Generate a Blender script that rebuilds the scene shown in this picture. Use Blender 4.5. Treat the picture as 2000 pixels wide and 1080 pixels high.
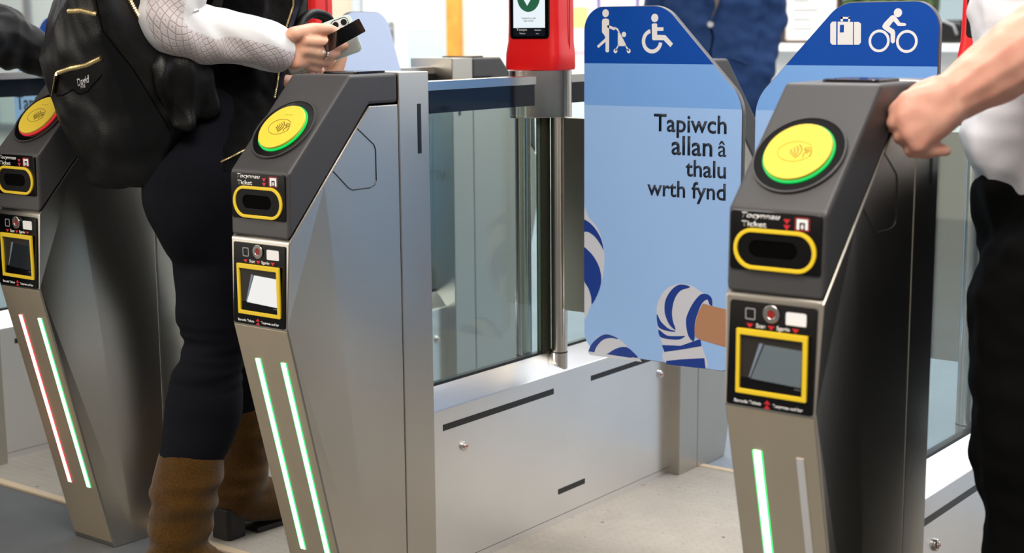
import bpy, bmesh, math, random
from mathutils import Vector, Matrix, noise
from mathutils.bvhtree import BVHTree
random.seed(7)
for o in list(bpy.data.objects): bpy.data.objects.remove(o)
SC = bpy.context.scene
COL = SC.collection

def lin(c):
    return tuple(((v/255)/12.92 if v/255 <= .04045 else ((v/255+.055)/1.055)**2.4) for v in c)

# ------------------------------------------------------------------ camera
cam = bpy.data.cameras.new('camera'); camo = bpy.data.objects.new('camera', cam); COL.objects.link(camo)
FW = Vector((-0.60257053, 0.78082921, -0.16496819)); RT = Vector((0.79251858, 0.60978804, -0.00853515)); UP = Vector((-0.09393113, 0.13588338, 0.98626196))
camo.matrix_world = Matrix(((RT.x, UP.x, -FW.x, 2.0157), (RT.y, UP.y, -FW.y, -1.7898), (RT.z, UP.z, -FW.z, 1.1123), (0, 0, 0, 1)))
cam.lens = 2913.7*36/2000; cam.sensor_width = 36; cam.clip_start = .05
cam.dof.use_dof = True; cam.dof.focus_distance = 2.85; cam.dof.aperture_fstop = 4.5
SC.camera = camo
SC.view_settings.view_transform = 'Standard'; SC.view_settings.look = 'None'
SC.view_settings.gamma = 1; SC.view_settings.use_curve_mapping = False
SC.view_settings.exposure = 0.0

# ------------------------------------------------------------------ world and lights
W = bpy.data.worlds.new('hall_daylight'); SC.world = W; W.use_nodes = True
wn = W.node_tree.nodes; wl = W.node_tree.links; wn.clear()
wo = wn.new('ShaderNodeOutputWorld'); wb = wn.new('ShaderNodeBackground')
wt = wn.new('ShaderNodeTexCoord'); ws = wn.new('ShaderNodeSeparateXYZ'); wr = wn.new('ShaderNodeValToRGB'); wm = wn.new('ShaderNodeMath')
wl.new(wt.outputs['Generated'], ws.inputs[0])
wm.operation = 'MULTIPLY_ADD'; wm.inputs[1].default_value = .5; wm.inputs[2].default_value = .5
wl.new(ws.outputs['Y'], wm.inputs[0]); wl.new(wm.outputs[0], wr.inputs[0])
wr.color_ramp.elements[0].position = .05; wr.color_ramp.elements[0].color = (.85, .74, .62, 1)
wr.color_ramp.elements[1].position = .95; wr.color_ramp.elements[1].color = (.95, 1.0, 1.08, 1)
e = wr.color_ramp.elements.new(.5); e.color = (.70, .68, .66, 1)
wx = wn.new('ShaderNodeMapRange'); wx.inputs['From Min'].default_value = .1; wx.inputs['From Max'].default_value = .9; wx.inputs['To Min'].default_value = 1; wx.inputs['To Max'].default_value = .35
wl.new(ws.outputs['X'], wx.inputs['Value']); wv = wn.new('ShaderNodeMix'); wv.data_type = 'RGBA'; wv.blend_type = 'MULTIPLY'; wv.inputs['Factor'].default_value = 1
wl.new(wr.outputs[0], wv.inputs[6]); wl.new(wx.outputs[0], wv.inputs[7])
wl.new(wv.outputs[2], wb.inputs[0]); wb.inputs[1].default_value = .75; wl.new(wb.outputs[0], wo.inputs[0])

def area(name, loc, rot, sx, sy, power, col=(1, 1, 1)):
    l = bpy.data.lights.new(name, 'AREA'); l.shape = 'RECTANGLE'; l.size = sx; l.size_y = sy; l.energy = power; l.color = col
    o = bpy.data.objects.new(name, l); o.location = loc; o.rotation_euler = rot; COL.objects.link(o); return o
area('ceiling_panel_light', (0.6, 1.6, 3.3), (0, 0, 0), 3.0, 1.2, 105, (1, .98, .95))
area('added_wall_fill', (-4.0, 4.4, 3.4), (math.radians(25), 0, 0), 9.0, 1.6, 400, (1, .99, .97))  # unseen lamp, added to brighten the far wall
area('window_daylight', (2.8, 4.2, 2.2), (math.radians(70), 0, math.radians(150)), 2.5, 2.0, 40, (.93, .97, 1))
area('entrance_panel_light', (1.2, -1.0, 2.45), (0, 0, 0), 1.4, .9, 68, (1, .93, .84))

area('added_side_fill', (-2.3, -2.2, 1.5), (math.radians(80), 0, math.radians(-48)), 2.2, 1.8, 42, (1, .93, .82))  # unseen warm lamp, added to lift the steel gate fronts

# ------------------------------------------------------------------ materials
def nt(name):
    m = bpy.data.materials.new(name); m.use_nodes = True
    return m, m.node_tree.nodes, m.node_tree.links, m.node_tree.nodes['Principled BSDF']
def mat(name, rgb, rough=.5, metal=0, bump=0, bscale=200, spec=.5, var=0, coat=0, sheen=0):
    m, n, l, b = nt(name)
    c = lin(rgb); b.inputs['Base Color'].default_value = (*c, 1); b.inputs['Roughness'].default_value = rough
    b.inputs['Metallic'].default_value = metal; b.inputs['Specular IOR Level'].default_value = spec
    b.inputs['Coat Weight'].default_value = coat; b.inputs['Sheen Weight'].default_value = sheen
    if bump or var:
        tc = n.new('ShaderNodeTexCoord'); tx = n.new('ShaderNodeTexNoise'); tx.inputs['Scale'].default_value = bscale; tx.inputs['Detail'].default_value = 4
        l.new(tc.outputs['Object'], tx.inputs['Vector'])
        if bump:
            bp = n.new('ShaderNodeBump'); bp.inputs['Strength'].default_value = bump; bp.inputs['Distance'].default_value = .002
            l.new(tx.outputs['Fac'], bp.inputs['Height']); l.new(bp.outputs[0], b.inputs['Normal'])
        if var:
            r = n.new('ShaderNodeValToRGB'); r.color_ramp.elements[0].color = (*[v*(1-var) for v in c], 1); r.color_ramp.elements[1].color = (*[min(1, v*(1+var)) for v in c], 1)
            r.color_ramp.elements[0].position = .3; r.color_ramp.elements[1].position = .7
            l.new(tx.outputs['Fac'], r.inputs[0]); l.new(r.outputs[0], b.inputs['Base Color'])
    return m
def steel(name, rgb=(196, 194, 190), rough=.3, streak=(2.5, 2.5, 40), aniso=.72):
    m, n, l, b = nt(name)
    c = lin(rgb); b.inputs['Metallic'].default_value = 1
    tc = n.new('ShaderNodeTexCoord'); mp = n.new('ShaderNodeMapping'); mp.inputs['Scale'].default_value = streak
    tx = n.new('ShaderNodeTexNoise'); tx.inputs['Scale'].default_value = 14; tx.inputs['Detail'].default_value = 3
    l.new(tc.outputs['Object'], mp.inputs[0]); l.new(mp.outputs[0], tx.inputs['Vector'])
    t2 = n.new('ShaderNodeTexNoise'); t2.inputs['Scale'].default_value = 3; t2.inputs['Detail'].default_value = 3
    l.new(tc.outputs['Object'], t2.inputs['Vector'])
    mr = n.new('ShaderNodeMapRange'); mr.inputs['To Min'].default_value = rough*.94; mr.inputs['To Max'].default_value = rough*1.07
    mx = n.new('ShaderNodeMath'); mx.operation = 'ADD'; l.new(tx.outputs['Fac'], mx.inputs[0]); l.new(t2.outputs['Fac'], mx.inputs[1])
    md = n.new('ShaderNodeMath'); md.operation = 'MULTIPLY'; md.inputs[1].default_value = .5; l.new(mx.outputs[0], md.inputs[0])
    mr.inputs['From Min'].default_value = .3; mr.inputs['From Max'].default_value = .7
    l.new(md.outputs[0], mr.inputs['Value']); l.new(mr.outputs[0], b.inputs['Roughness'])
    r = n.new('ShaderNodeValToRGB'); r.color_ramp.elements[0].position = .35; r.color_ramp.elements[1].position = .65
    r.color_ramp.elements[0].color = (*[v*.96 for v in c], 1); r.color_ramp.elements[1].color = (*[min(1, v*1.03) for v in c], 1)
    l.new(t2.outputs['Fac'], r.inputs[0]); l.new(r.outputs[0], b.inputs['Base Color'])
    if aniso:
        tg = n.new('ShaderNodeTangent'); tg.direction_type = 'RADIAL'; tg.axis = 'Z'; l.new(tg.outputs[0], b.inputs['Tangent'])
        b.inputs['Anisotropic'].default_value = aniso; b.inputs['Anisotropic Rotation'].default_value = .25
    return m
def emit(name, rgb, k):
    m, n, l, b = nt(name)
    b.inputs['Base Color'].default_value = (0, 0, 0, 1); b.inputs['Emission Color'].default_value = (*rgb, 1); b.inputs['Emission Strength'].default_value = k
    return m
def glass(name, tint=(.86, .94, .93), refl=.09):
    m, n, l, b = nt(name)
    o = n['Material Output']; tr = n.new('ShaderNodeBsdfTransparent'); tr.inputs[0].default_value = (*tint, 1)
    gl = n.new('ShaderNodeBsdfGlossy'); gl.inputs['Roughness'].default_value = .03
    lw = n.new('ShaderNodeLayerWeight'); lw.inputs[0].default_value = .5; pw = n.new('ShaderNodeMath'); pw.operation = 'POWER'; pw.inputs[1].default_value = 4
    l.new(lw.outputs['Facing'], pw.inputs[0]); ma = n.new('ShaderNodeMath'); ma.operation = 'MULTIPLY_ADD'; ma.inputs[1].default_value = .7; ma.inputs[2].default_value = refl*.5; l.new(pw.outputs[0], ma.inputs[0])
    mx = n.new('ShaderNodeMixShader'); l.new(ma.outputs[0], mx.inputs[0]); l.new(tr.outputs[0], mx.inputs[1]); l.new(gl.outputs[0], mx.inputs[2])
    l.new(mx.outputs[0], o.inputs['Surface']); return m
M = {}
M['steel'] = steel('brushed_steel', (186, 181, 172), .29)
M['steel_lightened'] = steel('lightened_brushed_steel', (232, 216, 190), .45, (2.5, 2.5, 40), 0)  # paler, warmer copy of the steel with reflected light in its colour
M['steel_flat'] = steel('brushed_steel_panel', (228, 227, 226), .3)
M['polished'] = steel('polished_steel', (214, 210, 205), .2, (60, 60, 1), 0)
M['hood'] = mat('charcoal_plastic', (58, 57, 59), .46, 0, .12, 900)
M['black'] = mat('black_plastic', (14, 14, 15), .35)
M['gloss_black'] = mat('gloss_black', (7, 7, 9), .12)
M['void'] = mat('dark_recess', (3, 3, 3), .9, spec=.05)
M['yellow'] = mat('yellow_plastic', (222, 193, 58), .45)
M['yellow_ink'] = mat('yellow_frame_paint', (232, 198, 32), .45)
M['white_ink'] = mat('white_print', (238, 238, 240), .5)
M['red_ink'] = mat('red_print', (200, 24, 40), .5)
M['dark_ink'] = mat('dark_print', (22, 34, 54), .5)
M['olive_ink'] = mat('olive_emblem_print', (78, 66, 14), .5)
M['green_led'] = emit('green_light_core', (.55, 1, .66), 3.6)
M['green_edge'] = emit('green_light_edge', (.02, .8, .16), 2.2)
M['red_led'] = emit('red_light_core', (1, .55, .5), 3.6)
M['red_edge'] = emit('red_light_edge', (.8, .03, .04), 2.0)
M['off_led'] = mat('unlit_light_diffuser', (200, 200, 202), .4)
M['ring_green'] = emit('green_ring_light', (.0, .75, .12), 1.0)
M['ring_red'] = emit('red_ring_light', (.7, .02, .05), .9)
M['red_shell'] = mat('red_plastic', (226, 20, 24), .36)
M['glass'] = glass('clear_glass')
M['glass_edge'] = mat('green_glass_edge', (96, 116, 104), .2)
M['navy'] = mat('dark_blue_print', (0, 74, 172), .45, spec=.2)
M['blue'] = mat('mid_blue_print', (124, 175, 242), .45, spec=.25)
M['sky'] = mat('light_blue_print', (160, 199, 252), .45, spec=.25)
M['pale'] = mat('pale_blue_print', (196, 214, 248), .42)
M['leaf_edge'] = mat('grey_leaf_edge', (92, 92, 98), .4, .3)
M['sock_white'] = mat('printed_white', (214, 216, 228), .45)
M['sock_blue'] = mat('printed_blue', (22, 60, 150), .45)
M['skin_print'] = mat('printed_skin', (186, 136, 104), .45)
M['pane_lit'] = emit('white_reflection_pane', (.93, .92, .9), .9)  # glow put in for the white reflection in the pane
M['pane_grey'] = mat('grey_reflection_pane', (128, 142, 150), .15, .5)  # duller reflection painted in as the base colour
M['pane_dark'] = mat('dark_reflection_pane', (44, 50, 56), .1, .3)  # darkest reflection, likewise put into the base colour

# ------------------------------------------------------------------ mesh helpers
def add_box(bm, x0, x1, y0, y1, z0, z1):
    v = [bm.verts.new(p) for p in ((x0, y0, z0), (x1, y0, z0), (x1, y1, z0), (x0, y1, z0), (x0, y0, z1), (x1, y0, z1), (x1, y1, z1), (x0, y1, z1))]
    for f in ((0, 3, 2, 1), (4, 5, 6, 7), (0, 1, 5, 4), (1, 2, 6, 5), (2, 3, 7, 6), (3, 0, 4, 7)): bm.faces.new([v[i] for i in f])
def add_prism(bm, pts, axis, a, b):
    """2D polygon swept along an axis; pts are the two other coordinates in order"""
    def P(p, t):
        return {'x': (t, p[0], p[1]), 'y': (p[0], t, p[1]), 'z': (p[0], p[1], t)}[axis]
    A = [bm.verts.new(P(p, a)) for p in pts]; B = [bm.verts.new(P(p, b)) for p in pts]
    bm.faces.new(A); bm.faces.new(B[::-1]); n = len(pts)
    for i in range(n): bm.faces.new([A[i], B[i], B[(i+1) % n], A[(i+1) % n]])
def add_tube(bm, path, rad, seg=14, cap=True):
    path = [Vector(p) for p in path]; n = len(path)
    if not isinstance(rad, (list, tuple)): rad = [rad]*n
    rings = []; up = None
    for i, p in enumerate(path):
        t = (path[min(i+1, n-1)]-path[max(i-1, 0)]).normalized()
        if up is None:
            up = t.orthogonal().normalized()
        else:
            up = (up-t*up.dot(t)); up = up.normalized() if up.length > 1e-6 else t.orthogonal().normalized()
        s = t.cross(up)
        r = rad[i]; rx, ry = (r if isinstance(r, (list, tuple)) else (r, r))
        rings.append([bm.verts.new(p+up*math.cos(2*math.pi*k/seg)*rx+s*math.sin(2*math.pi*k/seg)*ry) for k in range(seg)])
    for i in range(n-1):
        for k in range(seg): bm.faces.new([rings[i][k], rings[i][(k+1) % seg], rings[i+1][(k+1) % seg], rings[i+1][k]])
    if cap: bm.faces.new(rings[0][::-1]); bm.faces.new(rings[-1])
def add_disc(bm, c, ax, u, r0, r1, h, seg=56):
    """ring (r0>0) or disc of height h standing on the plane through c with normal ax"""
    c, ax, u = Vector(c), Vector(ax).normalized(), Vector(u).normalized(); v = ax.cross(u)
    def ring(r, t): return [bm.verts.new(c+ax*t+(u*math.cos(2*math.pi*k/seg)+v*math.sin(2*math.pi*k/seg))*r) for k in range(seg)]
    o0, o1 = ring(r1, 0), ring(r1, h)
    i0, i1 = (ring(r0, 0), ring(r0, h)) if r0 > 0 else (None, None)
    for k in range(seg):
        j = (k+1) % seg
        bm.faces.new([o0[k], o0[j], o1[j], o1[k]])
        if i0:
            bm.faces.new([i0[j], i0[k], i1[k], i1[j]]); bm.faces.new([o1[k], o1[j], i1[j], i1[k]]); bm.faces.new([o0[j], o0[k], i0[k], i0[j]])
    if not i0: bm.faces.new(o1); bm.faces.new(o0[::-1])
def rrect(x0, x1, z0, z1, r, n=7):
    P = []
    for cx, cz, a in ((x1-r, z0+r, -90), (x1-r, z1-r, 0), (x0+r, z1-r, 90), (x0+r, z0+r, 180)):
        for k in range(n+1):
            t = math.radians(a+90*k/n); P.append((cx+r*math.cos(t), cz+r*math.sin(t)))
    return P
def add_frame(bm, outer, inner, y0, y1):
    """a flat frame between two outlines with the same number of points, standing between y0 and y1"""
    n = len(outer)
    R = [[bm.verts.new((p[0], y, p[1])) for p in L] for L in (outer, inner) for y in (y0, y1)]
    o0, o1, i0, i1 = R
    for k in range(n):
        j = (k+1) % n
        bm.faces.new([o0[k], o0[j], i0[j], i0[k]]); bm.faces.new([o1[j], o1[k], i1[k], i1[j]])
        bm.faces.new([o0[j], o0[k], o1[k], o1[j]]); bm.faces.new([i0[k], i0[j], i1[j], i1[k]])
def obj(name, bm, m, parent=None, bevel=0, smooth=False, seg=2, ang=30):
    bmesh.ops.recalc_face_normals(bm, faces=bm.faces[:])
    me = bpy.data.meshes.new(name); bm.to_mesh(me); bm.free()
    o = bpy.data.objects.new(name, me); COL.objects.link(o)
    for x in (m if isinstance(m, (list, tuple)) else [m]): me.materials.append(x)
    if smooth:
        for p in me.polygons: p.use_smooth = True
        try: me.set_sharp_from_angle(angle=math.radians(smooth if smooth > 1 else 40))
        except Exception: pass
    if bevel:
        b = o.modifiers.new('bevel', 'BEVEL'); b.width = bevel; b.segments = seg; b.limit_method = 'ANGLE'; b.angle_limit = math.radians(ang); b.harden_normals = False
    if parent: o.parent = parent
    return o
def box(name, m, parent, x0, x1, y0, y1, z0, z1, bevel=0):
    bm = bmesh.new(); add_box(bm, x0, x1, y0, y1, z0, z1); return obj(name, bm, m, parent, bevel)
def empty(name, loc=(0, 0, 0), rz=0):
    o = bpy.data.objects.new(name, None); o.empty_display_size = .1; COL.objects.link(o); o.location = loc; o.rotation_euler = (0, 0, rz); return o
def tag(o, label, cat, group=None):
    o['label'] = label; o['category'] = cat
    if group: o['group'] = group
    return o
def struct(o): o['kind'] = 'structure'; return o
def text(name, s, m, parent, x0, x1, z, y, bold=0.0, shear=0.0, rz=0.0, align='L', extr=.0002, sy=1.0):
    """lettering standing on a front (-Y) face, fitted between x0 and x1 with its baseline at z"""
    cu = bpy.data.curves.new(name, 'FONT'); cu.body = s; cu.size = 1; cu.extrude = 0; cu.offset = bold; cu.shear = shear; cu.resolution_u = 3
    t = bpy.data.objects.new(name, cu); COL.objects.link(t); bpy.context.view_layer.update()
    me = bpy.data.meshes.new_from_object(t.evaluated_get(bpy.context.evaluated_depsgraph_get())); bpy.data.objects.remove(t)
    xs = [v.co.x for v in me.vertices]; a, b = min(xs), max(xs); k = (x1-x0)/(b-a)
    for v in me.vertices: v.co = Vector((x0+(v.co.x-a)*k, y, z+v.co.y*k*sy))
    me.materials.clear(); me.materials.append(m); me.name = name
    o = bpy.data.objects.new(name, me); COL.objects.link(o)
    sm = o.modifiers.new('thickness', 'SOLIDIFY'); sm.thickness = extr*2; sm.offset = 0
    if parent: o.parent = parent
    return o
def flat(bm, pts, y, t=.0004):
    add_prism(bm, pts, 'y', y, y-t)
# ------------------------------------------------------------------ setting
def floor_mat(name, rgb, studs=False, speck=.0, rough=.6):
    m, n, l, b = nt(name); c = lin(rgb); b.inputs['Roughness'].default_value = rough
    tc = n.new('ShaderNodeTexCoord')
    nz = n.new('ShaderNodeTexNoise'); nz.inputs['Scale'].default_value = 3.5; nz.inputs['Detail'].default_value = 9; nz.inputs['Roughness'].default_value = .7
    l.new(tc.outputs['Object'], nz.inputs['Vector'])
    r = n.new('ShaderNodeValToRGB'); r.color_ramp.elements[0].position = .3; r.color_ramp.elements[1].position = .72
    r.color_ramp.elements[0].color = (*[v*.82 for v in c], 1); r.color_ramp.elements[1].color = (*[min(1, v*1.1) for v in c], 1)
    l.new(nz.outputs['Fac'], r.inputs[0]); last = r.outputs[0]
    if studs:
        mp = n.new('ShaderNodeMapping'); mp.inputs['Scale'].default_value = (40, 40, 0); l.new(tc.outputs['Object'], mp.inputs[0])
        vo = n.new('ShaderNodeTexVoronoi'); vo.inputs['Scale'].default_value = 1; vo.inputs['Randomness'].default_value = 0.05; l.new(mp.outputs[0], vo.inputs['Vector'])
        sr = n.new('ShaderNodeMapRange'); sr.interpolation_type = 'SMOOTHSTEP'; sr.inputs['From Min'].default_value = .46; sr.inputs['From Max'].default_value = .38; l.new(vo.outputs['Distance'], sr.inputs['Value'])
        bp = n.new('ShaderNodeBump'); bp.inputs['Strength'].default_value = .55; bp.inputs['Distance'].default_value = .0016
        l.new(sr.outputs[0], bp.inputs['Height']); l.new(bp.outputs[0], b.inputs['Normal'])
    if speck:
        sp = n.new('ShaderNodeTexNoise'); sp.inputs['Scale'].default_value = 55; sp.inputs['Detail'].default_value = 2; l.new(tc.outputs['Object'], sp.inputs['Vector'])
        s2 = n.new('ShaderNodeMapRange'); s2.inputs['From Min'].default_value = .73; s2.inputs['From Max'].default_value = .77; l.new(sp.outputs['Fac'], s2.inputs['Value'])
        mx = n.new('ShaderNodeMix'); mx.data_type = 'RGBA'; l.new(s2.outputs[0], mx.inputs['Factor']); l.new(last, mx.inputs[6]); mx.inputs[7].default_value = (*lin((70, 52, 34)), 1)
        last = mx.outputs[2]
    l.new(last, b.inputs['Base Color']); return m
M['floor_dark'] = floor_mat('dark_grey_vinyl', (86, 89, 93), False, .5, .55)
M['floor_mat'] = floor_mat('beige_studded_rubber', (163, 156, 147), True, .5, .6)
M['floor_blue'] = floor_mat('blue_grey_vinyl', (128, 138, 150), False, .5, .5)
M['trim_beige'] = mat('beige_edge_trim', (198, 178, 152), .5)
M['wall_white'] = mat('white_wall_paint', (238, 238, 234), .7)
M['wall_cream'] = mat('cream_wall_panel', (238, 224, 204), .6)
M['wall_beige'] = mat('beige_wall_panel', (206, 192, 168), .6)
M['teal_glass'] = mat('frosted_teal_panel', (196, 222, 220), .25)
M['wood'] = mat('orange_varnished_wood', (222, 150, 62), .45, 0, 0, 12, .5, .15)
M['grey_metal'] = mat('grey_metal', (150, 154, 158), .4, .4)
M['frame_brown'] = mat('dark_brown_frame', (62, 44, 36), .5)
M['paper'] = mat('white_notice_paper', (236, 232, 226), .6, 0, 0, 30, .5, .03)

box('floor', M['floor_dark'], None, -13, 8, -6, .262, -.05, 0); struct(bpy.data.objects['floor'])
o = box('floor_passage_mat', M['floor_mat'], None, -13, 8, .285, 1.405, -.05, .004); struct(o)
o = box('trim_1', M['trim_beige'], None, -13, 8, .262, .285, -.05, .006, .002); struct(o)
o = box('trim_2', M['trim_beige'], None, -13, 8, 1.405, 1.428, -.05, .006, .002); struct(o)
o = box('floor_concourse', M['floor_blue'], None, -13, 8, 1.428, 14, -.05, 0); struct(o)
YW = 6.5
# back wall: solid left of the window, a low wall under the window
bm = bmesh.new(); add_box(bm, -13, -2.44, YW, YW+.15, 0, 3.6); add_box(bm, -2.44, -.9, YW, YW+.15, 0, 1.0); add_box(bm, -2.44, -.9, YW, YW+.15, 2.7, 3.6); add_box(bm, -.9, 4, YW, YW+.15, 0, 3.6)
struct(obj('wall_back', bm, M['wall_white']))
bm = bmesh.new(); add_box(bm, -2.44, -.9, YW-.16, YW, .955, 1.0); struct(obj('trim_3', bm, M['wall_white'], None, .004))
w1 = empty('window_1', (-1.67, YW+.05, 1.0)); struct(w1)
bm = bmesh.new()
for a, b in ((-.77, -.72), (-.63, -.56), (.72, .77)): add_box(bm, a, b, -.03, .03, 0, 1.7)
add_box(bm, -.77, .77, -.03, .03, 0, .04); add_box(bm, -.77, .77, -.03, .03, 1.66, 1.7); obj('window_frame', bm, M['frame_brown'], w1, .004)
bm = bmesh.new(); add_box(bm, -.72, .72, -.003, .003, .04, 1.66); obj('window_pane', bm, M['glass'], w1)
# noticeboard in front of the window, on the sill
nb = empty('notice_board', (-2.06, YW-.07, 1.0)); tag(nb, 'white notice board in dark frame standing on the far window sill', 'notice board')
bm = bmesh.new(); add_frame(bm, rrect(-.185, .185, .0, .62, .012), rrect(-.165, .165, .02, .6, .01), -.02, .02); obj('frame', bm, M['frame_brown'], nb)
bm = bmesh.new(); add_box(bm, -.17, .17, -.008, .012, .015, .605); obj('sheet', bm, M['paper'], nb)
bm = bmesh.new()
for k in range(9): add_box(bm, -.12, -.02+.1*random.random(), -.0095, -.008, .08+.055*k, .092+.055*k)
obj('small_print', bm, M['grey_metal'], nb)
tt = empty('toy_truck', (-2.31, YW-.09, 1.0)); tag(tt, 'small red and yellow item on the far window sill', 'toy')
bm = bmesh.new(); add_prism(bm, rrect(-.035, .0, 0, .045, .01), 'y', -.02, .02); obj('red_body', bm, mat('toy_red', (226, 40, 40), .4), tt)
bm = bmesh.new(); add_prism(bm, rrect(.0, .035, 0, .06, .014), 'y', -.02, .02); obj('yellow_body', bm, mat('toy_yellow', (246, 204, 60), .4), tt)
hb_ = empty('holdall', (-1.22, YW-.09, 1.0)); tag(hb_, 'black bag with pale strap on the far window sill, right of the suitcase symbol leaf', 'bag')
bm = bmesh.new(); add_prism(bm, rrect(-.11, .11, 0, .13, .04), 'y', -.05, .06); obj('body', bm, M['black'], hb_, .02, 40, 3)
bm = bmesh.new(); add_tube(bm, [(-.08, -.052, .05), (-.06, -.055, .1), (0, -.055, .125), (.06, -.055, .1), (.08, -.052, .05)], .008, 10); obj('strap', bm, M['grey_metal'], hb_, 0, 60)
# doors and panels along the back wall
d1 = empty('door_1', (-5.52, YW, 0)); struct(d1)
box('door_leaf', M['wall_white'], d1, -.22, .21, -.03, 0, 0, 2.2, .004)
bm = bmesh.new(); add_prism(bm, rrect(.035, .095, .98, 1.16, .02), 'y', -.03, -.036); obj('handle_plate', bm, M['grey_metal'], d1)
bm = bmesh.new(); add_tube(bm, [(.065, -.036, 1.1), (.065, -.085, 1.1), (-.02, -.09, 1.1)], .011); obj('door_handle', bm, M['polished'], d1, 0, True)
d2 = empty('door_2', (-5.11, YW, 0)); struct(d2)
box('door_leaf', M['teal_glass'], d2, -.196, .19, -.025, 0, 0, 2.2, .004)
bm = bmesh.new(); add_prism(bm, rrect(-.19, .13, 1.1, 1.215, .01), 'y', -.025, -.029); obj('sign_plate', bm, M['white_ink'], d2)
text('sign_lettering', 'Preifat  Private', M['grey_metal'], d2, -.165, .1, 1.145, -.0292, .01)
struct(box('trim_4', M['wood'], None, -4.92, -4.79, YW-.05, YW+.02, 0, 2.4, .006))
struct(box('trim_5', M['wall_cream'], None, -4.79, -4.47, YW-.02, YW, 0, 2.4, .004))
struct(box('trim_6', M['wall_beige'], None, -6.4, -5.83, YW-.02, YW, 0, 2.6, .004))
dp = empty('drain_pipe', (-5.78, YW-.05, 0)); tag(dp, 'pale grey vertical pipe on the far wall beside the white door', 'pipe')
bm = bmesh.new(); add_tube(bm, [(0, 0, 0), (0, 0, 2.6)], .04, 18); obj('pipe', bm, mat('pale_grey_paint', (190, 196, 200), .5), dp, 0, True)
bm = bmesh.new(); add_tube(bm, [(-.055, .02, 0), (-.055, .02, 2.6)], .012, 10); obj('conduit', bm, M['grey_metal'], dp, 0, True)
pb = empty('poster_board', (-3.5, YW-.02, .72)); tag(pb, 'white poster board with faint orange and pink blocks on the far wall', 'poster')
bm = bmesh.new(); add_box(bm, -.42, .36, -.012, .01, 0, 1.1); obj('board', bm, M['paper'], pb, .003)
bm = bmesh.new()
for x in (-.115, .188): add_box(bm, x-.012, x+.012, -.02, -.01, .3, 1.1)
obj('divider_strip', bm, mat('lilac_strip', (120, 104, 158), .5), pb)
bm = bmesh.new(); add_box(bm, -.35, -.2, -.014, -.011, .38, .52); obj('orange_block', bm, mat('orange_print', (246, 200, 130), .5), pb)
bm = bmesh.new(); add_box(bm, -.35, -.2, -.014, -.011, .2, .24); obj('pink_block', bm, mat('pink_print', (246, 186, 190), .5), pb)
# glazing at far left
w2 = empty('window_2', (-9.6, YW-.02, .2)); struct(w2)
bm = bmesh.new()
for x in (-2.2, -.9, -.28, 1.4): add_box(bm, x-.045, x+.045, -.05, .0, 0, 2.4)
add_box(bm, -2.2, 1.4, -.05, 0, 0, .06); obj('window_frame', bm, M['grey_metal'], w2, .004)
bm = bmesh.new(); add_box(bm, -2.2, 1.4, -.022, -.012, .06, 2.4); obj('window_pane', bm, mat('bright_frosted_glass', (214, 226, 224), .2), w2)
# greenery and sky-blue car beyond the window
def leaf_mat():
    m, n, l, b = nt('hedge_leaves'); tc = n.new('ShaderNodeTexCoord'); tx = n.new('ShaderNodeTexNoise'); tx.inputs['Scale'].default_value = 14; tx.inputs['Detail'].default_value = 6
    l.new(tc.outputs['Object'], tx.inputs['Vector']); r = n.new('ShaderNodeValToRGB'); r.color_ramp.elements[0].position = .35; r.color_ramp.elements[1].position = .7
    r.color_ramp.elements[0].color = (*lin((46, 84, 34)), 1); r.color_ramp.elements[1].color = (*lin((190, 214, 120)), 1)
    l.new(tx.outputs['Fac'], r.inputs[0]); l.new(r.outputs[0], b.inputs['Base Color']); b.inputs['Roughness'].default_value = .7; return m
M['hedge'] = leaf_mat()
bm = bmesh.new()
for i in range(60):
    c = Vector((-3.4+3.6*random.random(), 8.6+.7*random.random(), .3+2.2*random.random()))
    r = bmesh.ops.create_icosphere(bm, subdivisions=2, radius=.22+.16*random.random(), matrix=Matrix.Translation(c))
    for v in r['verts']: v.co += (v.co-c)*noise.noise(v.co*7)*.5
o = obj('hedge', bm, M['hedge'], None, 0, True); tag(o, 'sunlit green hedge outside the far window', 'hedge')
cr = empty('parked_car', (-2.75, 7.5, 0)); tag(cr, 'pale blue parked car outside the far window', 'car')
bm = bmesh.new(); add_prism(bm, [(-.7, .25), (.75, .25), (.78, .6), (.7, .82), (.35, .9), (.15, 1.18), (-.7, 1.2)], 'y', -.3, .3); obj('body', bm, mat('car_blue', (110, 160, 205), .3), cr, .05)
bm = bmesh.new()
add_prism(bm, [(-.6, .93), (.22, .93), (.1, 1.13), (-.6, 1.15)], 'y', -.305, -.298); obj('side_window', bm, M['gloss_black'], cr)
for x in (-.4, .5):
    bm = bmesh.new(); add_disc(bm, (x, -.33, .28), (0, 1, 0), (1, 0, 0), 0, .28, .12); obj('wheel', bm, M['black'], cr)

M['slot_black'] = mat('slot_black', (6, 6, 7), .5, spec=.15)
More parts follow.
